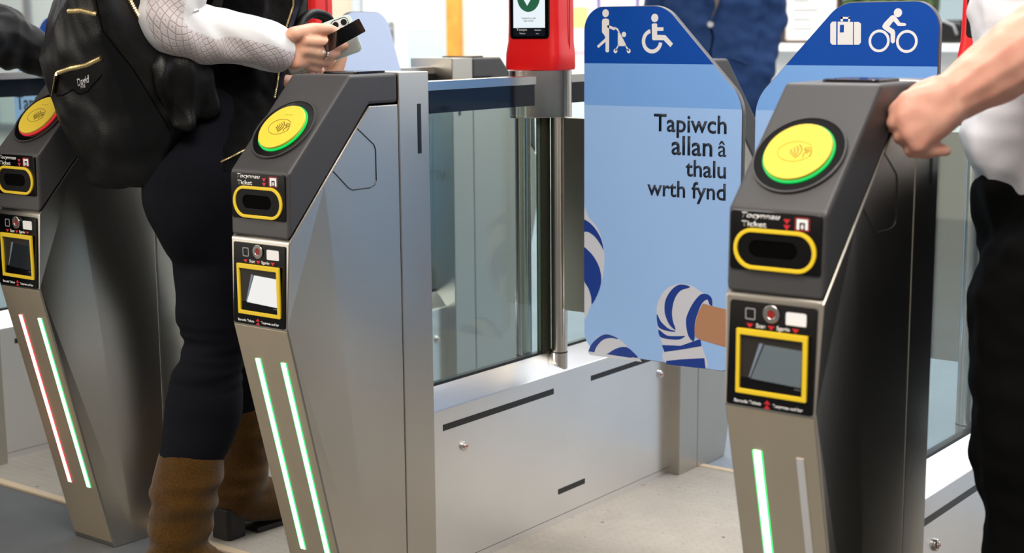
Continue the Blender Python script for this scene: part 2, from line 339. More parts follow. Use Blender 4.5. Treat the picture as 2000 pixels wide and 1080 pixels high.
# ------------------------------------------------------------------ ticket gates
GW = .1482; Y0 = .8415
PA = (0, .746); PE = (.003, .866); PG = (.162, 1.03); PB = (-.0076, .593); PI = (.141, 0)
YS = .288; YC = .376
def my(y, rear): return 2*Y0-y if rear else y
def pedestal(g, rear):
    s = lambda y: my(y, rear)
    bm = bmesh.new(); V = {}
    ins = .005
    pts = {'A': (0, .746, 0), 'B': (-.0076, .593, ins), 'I': (.141, 0, ins), 'F': (.192, 0, 0), 'K': (YS, 0, 0), 'T': (YS, .973, 0), 'S': (.211, .973, 0), 'D': (.088, .8415, 0)}
    for k, (y, z, i) in pts.items():
        V[k+'L'] = bm.verts.new((i, s(y), z)); V[k+'R'] = bm.verts.new((GW-i, s(y), z))
    F = lambda *n: bm.faces.new([V[i] for i in n])
    for e in 'LR':
        F('A'+e, 'B'+e, 'D'+e); F('B'+e, 'I'+e, 'F'+e, 'D'+e); F('D'+e, 'F'+e, 'K'+e, 'T'+e, 'S'+e)
    ring = 'AB', 'BI', 'IF', 'FK', 'KT', 'TS', 'SD', 'DA'
    for a, b in ring: F(a+'L', b+'L', b+'R', a+'R')
    p = obj('pedestal', bm, M['steel'], g, .0022, False, 2, 22)
    bm = bmesh.new(); add_prism(bm, [(s(y), z) for y, z in ((.0, .749), PE, (.05, .9145), PG, (YS, 1.03), (YS, .976), (.211, .976))], 'x', 0, GW)
    h = obj('hood', bm, M['hood'], g, .006, False, 3, 20)
    bm = bmesh.new(); add_box(bm, 0, GW, min(s(YS+.002), s(YC)), max(s(YS+.002), s(YC)), 0, 1.031); c = obj('end_column', bm, M['steel'], g, .0018)
    for x in (-.0006, GW-.0004):
        bm = bmesh.new(); add_box(bm, x, x+.001, min(s(.342), s(.352)), max(s(.342), s(.352)), .877, .971); obj('black_strip', bm, M['black'], c)
    # hatch outline on each side
    for sx in (() if rear else (1, 0)):
        x = GW+.0002 if sx else -.0002
        bm = bmesh.new(); add_tube(bm, [(x, s(y), z) for y, z in ((.177, .934), (.22, .902), (.224, .892), (.224, .836), (.219, .828), (.206, .824), (.16, .824), (.150, .829), (.112, .862))], .0011, 6); obj('hatch_seam', bm, M['black'], p)
    return p, h, c
def front_units(g, left, right, ring, pane):
    # contactless reader on the slope
    n = Vector((0, -.164, .159)).normalized(); t = Vector((0, .159, .164)).normalized(); c = Vector((.0725, .069, .9355)); u = Vector((1, 0, 0))
    bm = bmesh.new(); add_disc(bm, c-n*.004, n, u, .0, .0645, .0065); r = obj('card_reader', bm, M['gloss_black'], g, .0012, 60)
    bm = bmesh.new(); add_disc(bm, c-n*.002, n, u, .0645, .0672, .0056); obj('reader_rim', bm, M['hood'], r, 0, 60)
    bm = bmesh.new(); add_disc(bm, c+n*.0022, n, u, 0, .0515, .003); obj('ring_light', bm, M['ring_green'] if ring == 'g' else M['ring_red'], r, 0, 60)
    bm = bmesh.new(); add_disc(bm, c+n*.0045, n, u, 0, .0488, .005); d = obj('target_disc', bm, M['yellow'], r, .001, 60)
    # contactless emblem: oval, four waves and a hand with a card
    bm = bmesh.new(); top = c+n*.0097
    P = lambda a, b: top+u*a+t*b
    add_tube(bm, [P(-.003+.026*math.cos(k/40*2*math.pi), -.001+.0175*math.sin(k/40*2*math.pi)) for k in range(3, 39)], .0004, 5)
    for k in range(4):
        rr = .006+.005*k
        add_tube(bm, [P(-.0205+.006+rr*math.cos(math.radians(a)), -.001+rr*.75*math.sin(math.radians(a))) for a in range(-48, 49, 12)], .0008, 5)
    for line in ([(.009, .004), (.012, .0065), (.018, .006), (.021, .001), (.022, -.009)], [(.0095, .002), (.014, .002), (.013, -.002), (.016, -.004)], [(.012, -.003), (.011, -.009), (.013, -.011)], [(.015, .003), (.018, .001), (.016, -.002)]):
        add_tube(bm, [P(*q) for q in line], .0007, 5)
    obj('emblem', bm, M['olive_ink'], d)
    bm = bmesh.new()
    for k in range(4): add_disc(bm, P(-.008+.0055*k, .027), n, u, 0, .0008, .0003, 10)
    obj('indicator_dots', bm, M['olive_ink'], d)
    # ticket slot plate
    bm = bmesh.new(); add_prism(bm, rrect(.006, .142, .782, .864, .005), 'y', .003, -.0012); tp = obj('ticket_plate', bm, M['gloss_black'], g, .0008)
    bm = bmesh.new(); add_frame(bm, rrect(.0128, .1365, .784, .8405, .028, 10), rrect(.0185, .1305, .7895, .835, .0225, 10), -.0012, -.0045); obj('slot_frame', bm, M['yellow_ink'], tp, .0008)
    bm = bmesh.new(); add_frame(bm, rrect(.0185, .1305, .7895, .835, .0225, 10), rrect(.036, .108, .801, .8245, .0115, 10), -.0012, -.0024); obj('slot_bezel', bm, M['slot_black'], tp, .0006)
    bm = bmesh.new(); add_prism(bm, rrect(.036, .108, .801, .8245, .0115, 10), 'y', -.0011, -.0014); obj('slot_mouth', bm, M['void'], tp)
    text('lettering', 'Tocynnau', M['white_ink'], tp, .0235, .0815, .8545, -.0015, .008, .3, sy=.68)
    text('lettering', 'Ticket', M['white_ink'], tp, .0235, .061, .8425, -.0015, .008, sy=.72)
    bm = bmesh.new()
    for z in (.853, .845): flat(bm, [(.0865, z+.003), (.0965, z+.003), (.0915, z-.0035)], -.0012)
    obj('arrow_marks', bm, M['red_ink'], tp)
    bm = bmesh.new(); flat(bm, [(.106, .8435), (.110, .8435), (.110, .853), (.1185, .853), (.1185, .8435), (.1225, .8435), (.1225, .8575), (.106, .8575)], -.0012); flat(bm, [(.113, .8505), (.1155, .8505), (.1155, .8475), (.117, .8475), (.11425, .8435), (.1115, .8475), (.113, .8475)], -.0012)
    obj('ticket_icon', bm, M['white_ink'], tp)
    bm = bmesh.new(); add_frame(bm, rrect(.1035, .125, .8418, .8595, .002, 3), rrect(.1042, .1243, .8425, .8588, .0018, 3), -.0012, -.0015); obj('icon_outline', bm, M['red_ink'], tp)
    # barcode scanner plate
    bm = bmesh.new(); add_prism(bm, [(x, z) for x, z in rrect(.0085, .1395, .5935, .7395, .004)], 'y', .001, -.0065)
    for v in bm.verts: v.co.y += -.0005-.0078*(.746-v.co.z)/.153+.0045
    sp = obj('scanner_plate', bm, M['gloss_black'], g, .0008)
    yf = lambda z: -.0070-.0078*(.746-z)/.153+.0045
    y = yf(.65)-.0004
    bm = bmesh.new(); add_frame(bm, rrect(.0235, .1309, .6115, .7024, .0015, 2), rrect(.0292, .124, .618, .694, .001, 2), y, y-.004); obj('scanner_frame', bm, M['yellow_ink'], sp, .0006)
    bm = bmesh.new(); add_prism(bm, rrect(.0292, .124, .618, .694, .001, 2), 'y', y+.0004, y-.0004); wdw = obj('scanner_window', bm, mat('scanner_dark', (44, 40, 37), .25), sp)
    bm = bmesh.new(); q = [(.066, .683), (.1225, .681), (.1225, .631), (.047, .634)]
    A = [bm.verts.new((x, y-.0005-(.0012 if z > .65 else .0030), z)) for x, z in q]; B = [bm.verts.new((x, y-.0003, z)) for x, z in q]
    bm.faces.new(A); bm.faces.new(B[::-1])
    for i in range(4): bm.faces.new([A[i], B[i], B[(i+1) % 4], A[(i+1) % 4]])
    obj('scanner_pane', bm, M['pane_'+pane], sp)  # pane picks which painted reflection this gate gets
    bm = bmesh.new(); flat(bm, [(.058, .684), (.0635, .684), (.0445, .635), (.0425, .635)], y-.0004, .0008); obj('pane_edge', bm, mat('blue_grey_edge', (120, 134, 150), .3), sp)
    bm = bmesh.new(); flat(bm, [(.109, .6215), (.1215, .6215), (.1215, .6275), (.1115, .6275)], y-.0004, .0004); flat(bm, [(.036, .6225), (.048, .6225), (.046, .6255), (.038, .6255)], y-.0004, .0004); obj('maker_plates', bm, M['grey_metal'], sp)
    yt = yf(.725)-.0002
    bm = bmesh.new(); add_disc(bm, (.0733, yt, .7255), (0, -1, 0), u, .006, .0125, .003, 32); b = obj('button_ring', bm, M['polished'], sp, .0008, 60)
    bm = bmesh.new(); add_disc(bm, (.0733, yt, .7255), (0, -1, 0), u, 0, .006, .002, 24); obj('button_light', bm, mat('dim_red_lens', (140, 34, 32), .3), b, 0, 60)
    bm = bmesh.new(); add_prism(bm, rrect(.0945, .125, .7125, .731, .003, 4), 'y', yt, yt-.0004); obj('card_icon', bm, M['white_ink'], sp)
    bm = bmesh.new(); add_frame(bm, rrect(.033, .0485, .7145, .7305, .002, 3), rrect(.0345, .047, .716, .729, .0015, 3), yt, yt-.0004); obj('phone_icon', bm, mat('grey_print', (150, 152, 156), .5), sp)
    bm = bmesh.new()
    yy = yf(.706)-.0001
    for x in (.0408, .0733, .1098): flat(bm, [(x-.0052, .709), (x+.0052, .709), (x, .7035)], yy)
    yy2 = yf(.6)-.0001
    for z in (.6035, .597): flat(bm, [(.0673, z-.0025), (.0773, z-.0025), (.0723, z+.0028)], yy2)
    obj('arrow_marks', bm, M['red_ink'], sp)
    text('lettering', 'Scan', M['white_ink'], sp, .0505, .0645, .7045, yy-.0003, .012)
    text('lettering', 'Sganio', M['white_ink'], sp, .0815, .1012, .7045, yy-.0003, .012)
    text('lettering', 'Barcode Tickets', M['white_ink'], sp, .0215, .0628, .598, yy2-.0003, .012)
    text('lettering', 'Tocynnau cod bar', M['white_ink'], sp, .0808, .126, .598, yy2-.0003, .012)
    # added plate over the lower front; its pale warm steel stands for reflected light
    bm = bmesh.new(); nz = Vector((0, -PB[1], -(PI[0]-PB[0]))).normalized()
    q = [Vector((x, PB[0]+(PB[1]-z)/PB[1]*(PI[0]-PB[0]), z)) for x, z in ((.0072, .012), (GW-.0072, .012), (GW-.0072, .589), (.0072, .589))]
    A = [bm.verts.new(k+nz*.0006) for k in q]; B2 = [bm.verts.new(k-nz*.001) for k in q]; bm.faces.new(A); bm.faces.new(B2[::-1])
    for i in range(4): bm.faces.new([A[i], A[(i+1) % 4], B2[(i+1) % 4], B2[i]])
    obj('added_front_plate', bm, M['steel_lightened'], g)
    # status lights on the leaning front
    d = Vector((0, PI[0]-PB[0], PI[1]-PB[1])).normalized(); nn = Vector((0, d.z, -d.y)).normalized()
    if nn.y > 0: nn = -nn
    for x, kind in ((.0488, left), (.1145, right)):
        z0, z1 = .5275, .1416
        p0 = Vector((x, PB[0]+(PB[1]-z0)/PB[1]*(PI[0]-PB[0]), z0)); p1 = Vector((x, PB[0]+(PB[1]-z1)/PB[1]*(PI[0]-PB[0]), z1))
        def strip(name, hw, h, m, par):
            bm = bmesh.new(); q = []
            for p in (p0, p1):
                for e in (-1, 1): q.append(p+u*hw*e)
            A = [bm.verts.new(k-nn*.002) for k in (q[0], q[1], q[3], q[2])]; B = [bm.verts.new(k+nn*(h+.0006)) for k in (q[0], q[1], q[3], q[2])]
            bm.faces.new(A[::-1]); bm.faces.new(B)
            for i in range(4): bm.faces.new([A[i], A[(i+1) % 4], B[(i+1) % 4], B[i]])
            return obj(name, bm, m, par)
        if kind == 'o': strip('status_light', .0056, .001, M['off_led'], g)
        else:
            L = strip('status_light', .0076, .0006, M['green_edge' if kind == 'g' else 'red_edge'], g)
            strip('light_core', .0054, .0014, M['green_led' if kind == 'g' else 'red_led'], L)
    for y0, y1 in ((.205, .288), (2*Y0-.288, 2*Y0-.205)):
        bm = bmesh.new(); add_prism(bm, rrect(.035, .122, y0, y1, .008), 'z', 1.0295, 1.0345); obj('top_sensor', bm, M['gloss_black'], g, .0012)
def make_gate(x, left, right, ring, pane, label):
    g = empty('ticket_gate', (x, 0, 0)); tag(g, label, 'ticket gate', 'row of ticket gates')
    pedestal(g, False); pedestal(g, True); front_units(g, left, right, ring, pane)
    cx = GW/2
    bm = bmesh.new(); add_prism(bm, [(cx-.043, 0), (cx+.043, 0), (cx+.043, .352), (cx+.005, .393), (cx-.005, .393), (cx-.043, .352)], 'y', YC-.002, 2*Y0-YC+.002)
    lc = obj('low_cabinet', bm, M['steel_flat'], g, .0016)
    bm = bmesh.new(); add_box(bm, cx-.0065, cx+.0065, YC, 2*Y0-YC, .392, .398); obj('glazing_gasket', bm, M['black'], lc)
    for s in (1, -1):
        xs = cx+s*.043
        for y0, y1, z0, z1 in ((.438, .818, .3075, .3205), (.964, 1.235, .309, .321), (.834, .939, .071, .0835)):
            bm = bmesh.new(); add_box(bm, xs-.0006, xs+.0006, y0, y1, z0, z1)
            obj('black_strip', bm, M['black'], lc)
        for y, z in ((.503, .262), (1.262, .268)):
            bm = bmesh.new(); add_disc(bm, (xs-s*.001, y, z), (s, 0, 0), (0, 1, 0), 0, .0105, .006, 28); k = obj('lock', bm, M['polished'], lc, .0016, 60)
            bm = bmesh.new(); add_disc(bm, (xs+s*.005, y, z), (s, 0, 0), (0, 1, 0), 0, .0062, .003, 24); obj('lock_barrel', bm, M['polished'], k, .0008, 60)
            bm = bmesh.new(); add_box(bm, min(xs+s*.0078, xs+s*.0084), max(xs+s*.0078, xs+s*.0084), y-.004, y+.004, z-.0012, z+.0012); obj('key_slot', bm, M['red_ink'], k)
        bm = bmesh.new(); add_box(bm, xs-.0004, xs+.0004, YC, 2*Y0-YC, .0205, .0215); obj('kick_seam', bm, M['black'], lc)
    for a, b in ((YC, .826), (.858, 2*Y0-YC)):
        bm = bmesh.new(); add_box(bm, cx-.003, cx+.003, a, b, .393, .993); gp = obj('glass_panel', bm, M['glass'], g)
        e = b if a < .5 else a
        bm = bmesh.new(); add_box(bm, cx-.0028, cx+.0028, e-.0012, e+.0012, .398, .944); obj('glass_edge', bm, M['glass_edge'], gp)
    for a, b in ((YC, .812), (.872, 2*Y0-YC)):
        bm = bmesh.new(); add_box(bm, cx-.013, cx+.013, a, b, .990, 1.0085); hr = obj('hand_rail', bm, M['polished'], g, .001)
        bm = bmesh.new(); add_box(bm, cx-.011, cx+.011, a, b, .945, .990); obj('black_band', bm, mat('black_gloss_band', (8, 12, 22), .1), hr)
    bm = bmesh.new(); add_box(bm, cx-.0085, cx+.0085, .827, .857, .393, .918); obj('glass_channel', bm, mat('olive_dark_steel', (74, 76, 66), .35, .8), g, .001)
    pR, pL = (.0975, .868), (.0507, .798)
    for px, py in (pR, pL):
        bm = bmesh.new(); add_tube(bm, [(px, py, .355), (px, py, .392)], .0182, 32); add_tube(bm, [(px, py, .392), (px, py, .3945)], .0168, 32); add_tube(bm, [(px, py, .3945), (px, py, .92)], .018, 32)
        hp = obj('hinge_post', bm, M['polished'], g, 0, 30)
        bm = bmesh.new(); add_disc(bm, (px, py, .3915), (0, 0, 1), (1, 0, 0), .0165, .01835, .003, 32); obj('post_groove', bm, M['black'], hp)
    P = []; a0 = math.atan2(pR[1]-pL[1], pR[0]-pL[0])
    for c, s in ((pR, -90), (pL, 90)):
        for k in range(13): t = a0+math.radians(s+180*k/12); P.append((c[0]+.029*math.cos(t), c[1]+.029*math.sin(t)))
    bm = bmesh.new(); add_prism(bm, P, 'z', .918, 1.02); obj('hinge_housing', bm, M['polished'], g, .0012, 25)
    return g
P0, P1, P2, P3 = -1.4636, -.7186, 0.0, 1.0082
g0 = make_gate(P0, 'r', 'g', 'r', 'dark', 'steel ticket gate at far left edge, mostly hidden behind the gate with the red light')
g1 = make_gate(P1, 'r', 'g', 'r', 'dark', 'steel ticket gate with one red and one green light strip')
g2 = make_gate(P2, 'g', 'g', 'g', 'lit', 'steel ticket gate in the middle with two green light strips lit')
g3 = make_gate(P3, 'g', 'o', 'g', 'grey', 'nearest steel ticket gate with one green strip lit and one unlit')

# ------------------------------------------------------------------ gate leaves
ART = {'walker': [(0.23, 1.123), (0.232, 1.127), (0.239, 1.128), (0.246, 1.127), (0.248, 1.123), (0.248, 1.06), (0.245, 1.058), (0.241, 1.058), (0.239, 1.061), (0.239, 1.08), (0.221, 1.067), (0.217, 1.071), (0.238, 1.087), (0.238, 1.091), (0.23, 1.1)], 'walker_arm': [(0.262, 1.109), (0.263, 1.109), (0.263, 1.108), (0.264, 1.107), (0.264, 1.106), (0.263, 1.106), (0.263, 1.105), (0.262, 1.104), (0.261, 1.104), (0.26, 1.104), (0.259, 1.104), (0.245, 1.109), (0.244, 1.11), (0.244, 1.11), (0.243, 1.111), (0.243, 1.112), (0.243, 1.113), (0.244, 1.113), (0.245, 1.114), (0.246, 1.114), (0.247, 1.114), (0.248, 1.114)], 'stroller': [(0.27, 1.1), (0.274, 1.1), (0.292, 1.071), (0.27, 1.071)], 'handle': [(0.261, 1.111), (0.266, 1.109), (0.27, 1.107), (0.275, 1.099), (0.272, 1.099), (0.267, 1.104), (0.264, 1.107), (0.261, 1.108)], 'sl1': [(0.266, 1.062), (0.265, 1.061), (0.264, 1.061), (0.263, 1.062), (0.263, 1.063), (0.269, 1.072), (0.27, 1.073), (0.271, 1.073), (0.272, 1.072), (0.272, 1.071)], 'sl2': [(0.298, 1.063), (0.298, 1.062), (0.297, 1.061), (0.296, 1.061), (0.295, 1.061), (0.288, 1.071), (0.288, 1.072), (0.289, 1.073), (0.29, 1.073), (0.291, 1.072)], 'wc': [(0.353, 1.115), (0.356, 1.117), (0.364, 1.117), (0.366, 1.115), (0.366, 1.109), (0.381, 1.109), (0.381, 1.102), (0.366, 1.102), (0.366, 1.094), (0.386, 1.093), (0.404, 1.076), (0.398, 1.069), (0.382, 1.083), (0.356, 1.083), (0.354, 1.086)], 'C_walker_head': [(0.239, 1.139)], 'C_baby': [(0.285, 1.095)], 'C_w1': [(0.264, 1.061)], 'C_w2': [(0.297, 1.061)], 'C_wchead': [(0.36, 1.128)], 'C_wcwheel': [(0.354, 1.081)], 's1': [(-0.2582, 1.113), (-0.2542, 1.117), (-0.2462, 1.117), (-0.2452, 1.074), (-0.2532, 1.074), (-0.2572, 1.078)], 's2': [(-0.2432, 1.117), (-0.2122, 1.116), (-0.2112, 1.074), (-0.2422, 1.074)], 's3': [(-0.2102, 1.116), (-0.2012, 1.116), (-0.1962, 1.113), (-0.1952, 1.078), (-0.1992, 1.074), (-0.2092, 1.074)], 'h1': [(-0.2372, 1.126), (-0.2182, 1.125), (-0.2182, 1.122), (-0.2372, 1.122)], 'h2': [(-0.2372, 1.126), (-0.2332, 1.126), (-0.2322, 1.116), (-0.2372, 1.116)], 'h3': [(-0.2222, 1.126), (-0.2182, 1.125), (-0.2182, 1.116), (-0.2222, 1.116)], 'tag': [(-0.2382, 1.111), (-0.2302, 1.111), (-0.2302, 1.097), (-0.2382, 1.097)], 'c1': [(-0.1372, 1.127), (-0.1322, 1.128), (-0.1262, 1.123), (-0.1192, 1.114), (-0.1092, 1.113), (-0.1072, 1.11), (-0.1102, 1.108), (-0.1232, 1.108), (-0.1322, 1.117), (-0.1402, 1.107), (-0.1302, 1.101), (-0.1282, 1.096), (-0.1282, 1.079), (-0.1322, 1.076), (-0.1362, 1.079), (-0.1372, 1.094), (-0.1512, 1.103), (-0.1542, 1.107), (-0.1512, 1.113)], 'C_chead': [(-0.1242, 1.132)], 'C_cw1': [(-0.1592, 1.081)], 'C_cw2': [(-0.1052, 1.08)], 'bulb': [(0.181, 0.715), (0.196, 0.705), (0.214, 0.69), (0.227, 0.669), (0.235, 0.643), (0.237, 0.621), (0.235, 0.591), (0.229, 0.565), (0.218, 0.537), (0.203, 0.515), (0.181, 0.492)], 'bulb_a': [(0.181, 0.699), (0.196, 0.696), (0.214, 0.682), (0.229, 0.661), (0.235, 0.638), (0.229, 0.647), (0.214, 0.664), (0.196, 0.674), (0.181, 0.676)], 'bulb_b': [(0.181, 0.636), (0.196, 0.633), (0.214, 0.616), (0.226, 0.594), (0.229, 0.568), (0.22, 0.541), (0.205, 0.517), (0.203, 0.532), (0.196, 0.55), (0.181, 0.575)], 'low': [(0.194, 0.408), (0.203, 0.426), (0.218, 0.445), (0.241, 0.455), (0.263, 0.453), (0.285, 0.442), (0.307, 0.426), (0.324, 0.413), (0.334, 0.405), (0.209, 0.403), (0.2, 0.403)], 'low_a': [(0.196, 0.408), (0.203, 0.426), (0.221, 0.444), (0.241, 0.454), (0.263, 0.452), (0.273, 0.447), (0.256, 0.448), (0.234, 0.441), (0.216, 0.422), (0.208, 0.403)], 'low_b': [(0.242, 0.403), (0.254, 0.417), (0.276, 0.429), (0.296, 0.432), (0.311, 0.424), (0.324, 0.413), (0.309, 0.412), (0.294, 0.404)], 'sock': [(0.37, 0.517), (0.372, 0.535), (0.381, 0.554), (0.395, 0.57), (0.416, 0.581), (0.436, 0.584), (0.457, 0.581), (0.477, 0.571), (0.494, 0.566), (0.504, 0.556), (0.504, 0.545), (0.482, 0.547), (0.47, 0.524), (0.462, 0.494), (0.462, 0.471), (0.475, 0.47), (0.483, 0.45), (0.49, 0.41), (0.395, 0.408), (0.386, 0.445), (0.375, 0.477)], 'sock_a': [(0.39, 0.537), (0.396, 0.554), (0.41, 0.572), (0.428, 0.582), (0.451, 0.579), (0.428, 0.569), (0.414, 0.55), (0.408, 0.524), (0.41, 0.503), (0.417, 0.485), (0.402, 0.494), (0.391, 0.515)], 'cuff': [(0.442, 0.506), (0.449, 0.529), (0.463, 0.552), (0.477, 0.566), (0.491, 0.568), (0.502, 0.561), (0.504, 0.546), (0.497, 0.548), (0.492, 0.557), (0.48, 0.548), (0.47, 0.527), (0.463, 0.501), (0.462, 0.467), (0.448, 0.476)], 'sock_b': [(0.371, 0.513), (0.381, 0.498), (0.4, 0.485), (0.417, 0.482), (0.409, 0.48), (0.388, 0.481), (0.374, 0.488)], 'sock_c': [(0.376, 0.48), (0.396, 0.47), (0.425, 0.472), (0.44, 0.474), (0.425, 0.465), (0.396, 0.463), (0.379, 0.466)], 'sock_d': [(0.384, 0.448), (0.43, 0.452), (0.471, 0.47), (0.477, 0.471), (0.48, 0.458), (0.434, 0.445), (0.39, 0.434)], 'sock_e': [(0.395, 0.415), (0.43, 0.423), (0.487, 0.433), (0.49, 0.411), (0.434, 0.409), (0.395, 0.408)], 'arm': [(0.464, 0.476), (0.462, 0.494), (0.47, 0.527), (0.482, 0.547), (0.498, 0.545), (0.536, 0.541), (0.546, 0.539), (0.547, 0.461), (0.537, 0.462), (0.503, 0.467), (0.475, 0.471)], 't1': [(0.36, 0.898), (0.531, 0.898)], 't2': [(0.403, 0.851), (0.531, 0.852)], 't2b': [(0.403, 0.851), (0.499, 0.852)], 't3': [(0.437, 0.808), (0.531, 0.809)], 't4': [(0.345, 0.763), (0.531, 0.765)]}
def leaf_outline(kind):
    def arc(cx, cz, r, a0, a1, n=10): return [(cx+r*math.cos(math.radians(a0+(a1-a0)*k/n)), cz+r*math.sin(math.radians(a0+(a1-a0)*k/n))) for k in range(n+1)]
    if kind == 'wide':     # hinge side at x=0, right side chamfered
        return arc(.045, .455, .045, 180, 270)+arc(.346, .455, .045, 270, 360)+arc(.311, .935, .08, 0, 42)+arc(.175, 1.078, .075, 48, 90)+arc(.05, 1.103, .05, 90, 180)
    return arc(.035, .455, .045, 180, 270)[1:]+arc(.205, .455, .035, 270, 360)+arc(.19, .93, .05, 0, 20)+arc(.12, 1.093, .06, 20, 90)+arc(.05, 1.103, .05, 90, 180)
def clip(poly, z0, z1):
    """part of an outline between two heights"""
    def half(P, f, inside):
        out = []
        for i, a in enumerate(P):
            b = P[(i+1) % len(P)]
            if inside(a): out.append(a)
            if inside(a) != inside(b): t = f(a, b); out.append((a[0]+(b[0]-a[0])*t, a[1]+(b[1]-a[1])*t))
        return out
    P = half(poly, lambda a, b: (z0-a[1])/(b[1]-a[1]), lambda p: p[1] >= z0)
    return half(P, lambda a, b: (z1-a[1])/(b[1]-a[1]), lambda p: p[1] <= z1)
def inset(poly, d):
    n = len(poly); cx = sum(p[0] for p in poly)/n; out = []
    for i in range(n):
        a, b, c = poly[i-1], poly[i], poly[(i+1) % n]
        t = Vector((c[0]-a[0], c[1]-a[1])); t.normalize(); out.append((b[0]-t.y*d, b[1]+t.x*d))
    return out
TH = .014
def make_leaf(kind, mirror, printed, label, hinge, ang=0, off=0.0):
    """leaf with its hinge edge at local x=off, front face at local y=0"""
    r = empty('gate_leaf', (hinge[0], hinge[1], 0), ang); tag(r, label, 'gate leaf', 'blue gate leaves')
    s = -1 if mirror else 1; wk = (.948 if mirror else .98) if kind == 'wide' else 1
    O = [(s*(x*wk+off), z) for x, z in leaf_outline(kind)]
    bm = bmesh.new(); add_prism(bm, O, 'y', 0, TH); obj('panel', bm, M['leaf_edge'], r, .002)
    I = [(s*(x*wk+off), z) for x, z in inset(leaf_outline(kind), .0015)]
    if printed == 'pale': bands = ((0, 1.0, 'pale'), (1.0, 2, 'pale'))
    else: bands = ((0, .947, 'sky'), (.947, 1.035, 'blue'), (1.035, 2, 'navy'))
    for side in (0, 1):
        for z0, z1, m in bands:
            bm = bmesh.new()
            if side == 0: flat(bm, clip(I, z0, z1), -.0001, .0006)
            else: flat(bm, clip(I, z0, z1), TH+.0007, .0006)
            obj('printed_face', bm, M[m], r)
    bm = bmesh.new(); lo, hi = .492, .917; a, b = (-.0635, .012) if not ang else (-.006, .012)
    add_box(bm, min(s*(off+a), s*(off+b)), max(s*(off+a), s*(off+b)), TH, TH+.007, lo, hi); obj('hinge_plate', bm, M['steel'], r, .001)
    bm = bmesh.new()
    return r
def circle(c, r, n=28): return [(c[0]+r*math.cos(2*math.pi*k/n), c[1]+r*math.sin(2*math.pi*k/n)) for k in range(n)]
def decal(name, parent, m, polys, layer=1, dx=0):
    bm = bmesh.new()
    for P in polys: flat(bm, [(x-dx, z) for x, z in P], -.0006-.0003*layer, .0003)
    return obj(name, bm, m, parent)
def ringpoly(c, r0, r1, a0, a1, n=30):
    A = [(c[0]+r1*math.cos(math.radians(a0+(a1-a0)*k/n)), c[1]+r1*math.sin(math.radians(a0+(a1-a0)*k/n))) for k in range(n+1)]
    B = [(c[0]+r0*math.cos(math.radians(a0+(a1-a0)*k/n)), c[1]+r0*math.sin(math.radians(a0+(a1-a0)*k/n))) for k in range(n+1)]
    return A+B[::-1]
HX = .183
L1 = make_leaf('wide', False, 'full', 'blue gate leaf reading Tapiwch allan with pushchair and wheelchair symbols', (HX, Y0), 0)
a = ART; wi = M['white_ink']
def round_off(P, n=4):
    out = []; N = len(P)
    for i in range(N):
        p0, p1, p2, p3 = P[i-1], P[i], P[(i+1) % N], P[(i+2) % N]
        for k in range(n):
            t = k/n; c = [.5*(2*p1[d]+(p2[d]-p0[d])*t+(2*p0[d]-5*p1[d]+4*p2[d]-p3[d])*t*t+(3*p1[d]-p0[d]-3*p2[d]+p3[d])*t**3) for d in (0, 1)]
            out.append((max(c[0], .1845), max(c[1], .4105)))
    return out
for k in ('bulb', 'bulb_a', 'bulb_b', 'sock', 'sock_a', 'cuff', 'low_a', 'low_b', 'sock_b', 'sock_c'): a[k] = round_off(a[k])
decal('pushchair_symbol', L1, wi, [a['walker'], circle(a['C_walker_head'][0], .0082), a['walker_arm'], a['stroller'], a['handle'], a['sl1'], a['sl2'], circle(a['C_baby'][0], .0055), circle(a['C_w1'][0], .0047), circle(a['C_w2'][0], .0047)], 0, HX)
decal('wheelchair_symbol', L1, wi, [a['wc'], circle(a['C_wchead'][0], .0085), ringpoly(a['C_wcwheel'][0], .0168, .0248, 102, 352)], 0, HX)
cap1 = [('Tapiwch', 't1'), ('thalu', 't3'), ('wrth fynd', 't4'), ('allan', 't2b')]
for s, k in cap1:
    q = a[k]; text('lettering', s, M['dark_ink'], L1, q[0][0]-HX, q[1][0]-HX, (q[0][1]+q[1][1])/2, -.0012, .013)
text('lettering', '\u00e2', M['dark_ink'], L1, a['t2'][1][0]-HX-.0185, a['t2'][1][0]-HX, a['t2'][1][1], -.0012, .004)
ink = {'bulb': 'sock_white', 'bulb_a': 'sock_blue', 'bulb_b': 'sock_blue', 'low': 'sock_white', 'low_a': 'sock_blue', 'low_b': 'sock_blue', 'arm': 'skin_print', 'sock': 'sock_white', 'sock_a': 'sock_blue', 'sock_b': 'sock_blue', 'sock_c': 'sock_blue', 'sock_d': 'sock_blue', 'sock_e': 'sock_blue', 'cuff': 'sock_blue'}
for k in ('bulb', 'low', 'sock'): decal('striped_shape_print', L1, M['sock_white'], [a[k]], 0, HX)
decal('arm_print', L1, M['skin_print'], [a['arm']], 1, HX)
for k in ink:
    if ink[k] == 'sock_blue': decal('blue_stripe_print', L1, M['sock_blue'], [a[k]], 2, HX)
HX2 = P3-.044
L2 = make_leaf('wide', True, 'full', 'blue gate leaf with white suitcase and cyclist symbols, behind the nearest gate', (HX2, Y0), 0)
D2 = HX2-P3
decal('suitcase_symbol', L2, wi, [a[k] for k in ('s1', 's2', 's3', 'h1', 'h2', 'h3')], 0, D2)
decal('suitcase_tag', L2, M['navy'], [a['tag']], 1, D2)
decal('cyclist_symbol', L2, wi, [a['c1'], circle(a['C_chead'][0], .008), ringpoly(a['C_cw1'][0], .0158, .0208, 0, 360), ringpoly(a['C_cw2'][0], .0158, .0208, 0, 360)], 0, D2)
L3 = make_leaf('narrow', False, 'pale', 'pale blue gate leaf standing open behind the raised hands', (P1+.172, .86), math.radians(90), .0)
HX4 = P0+.183
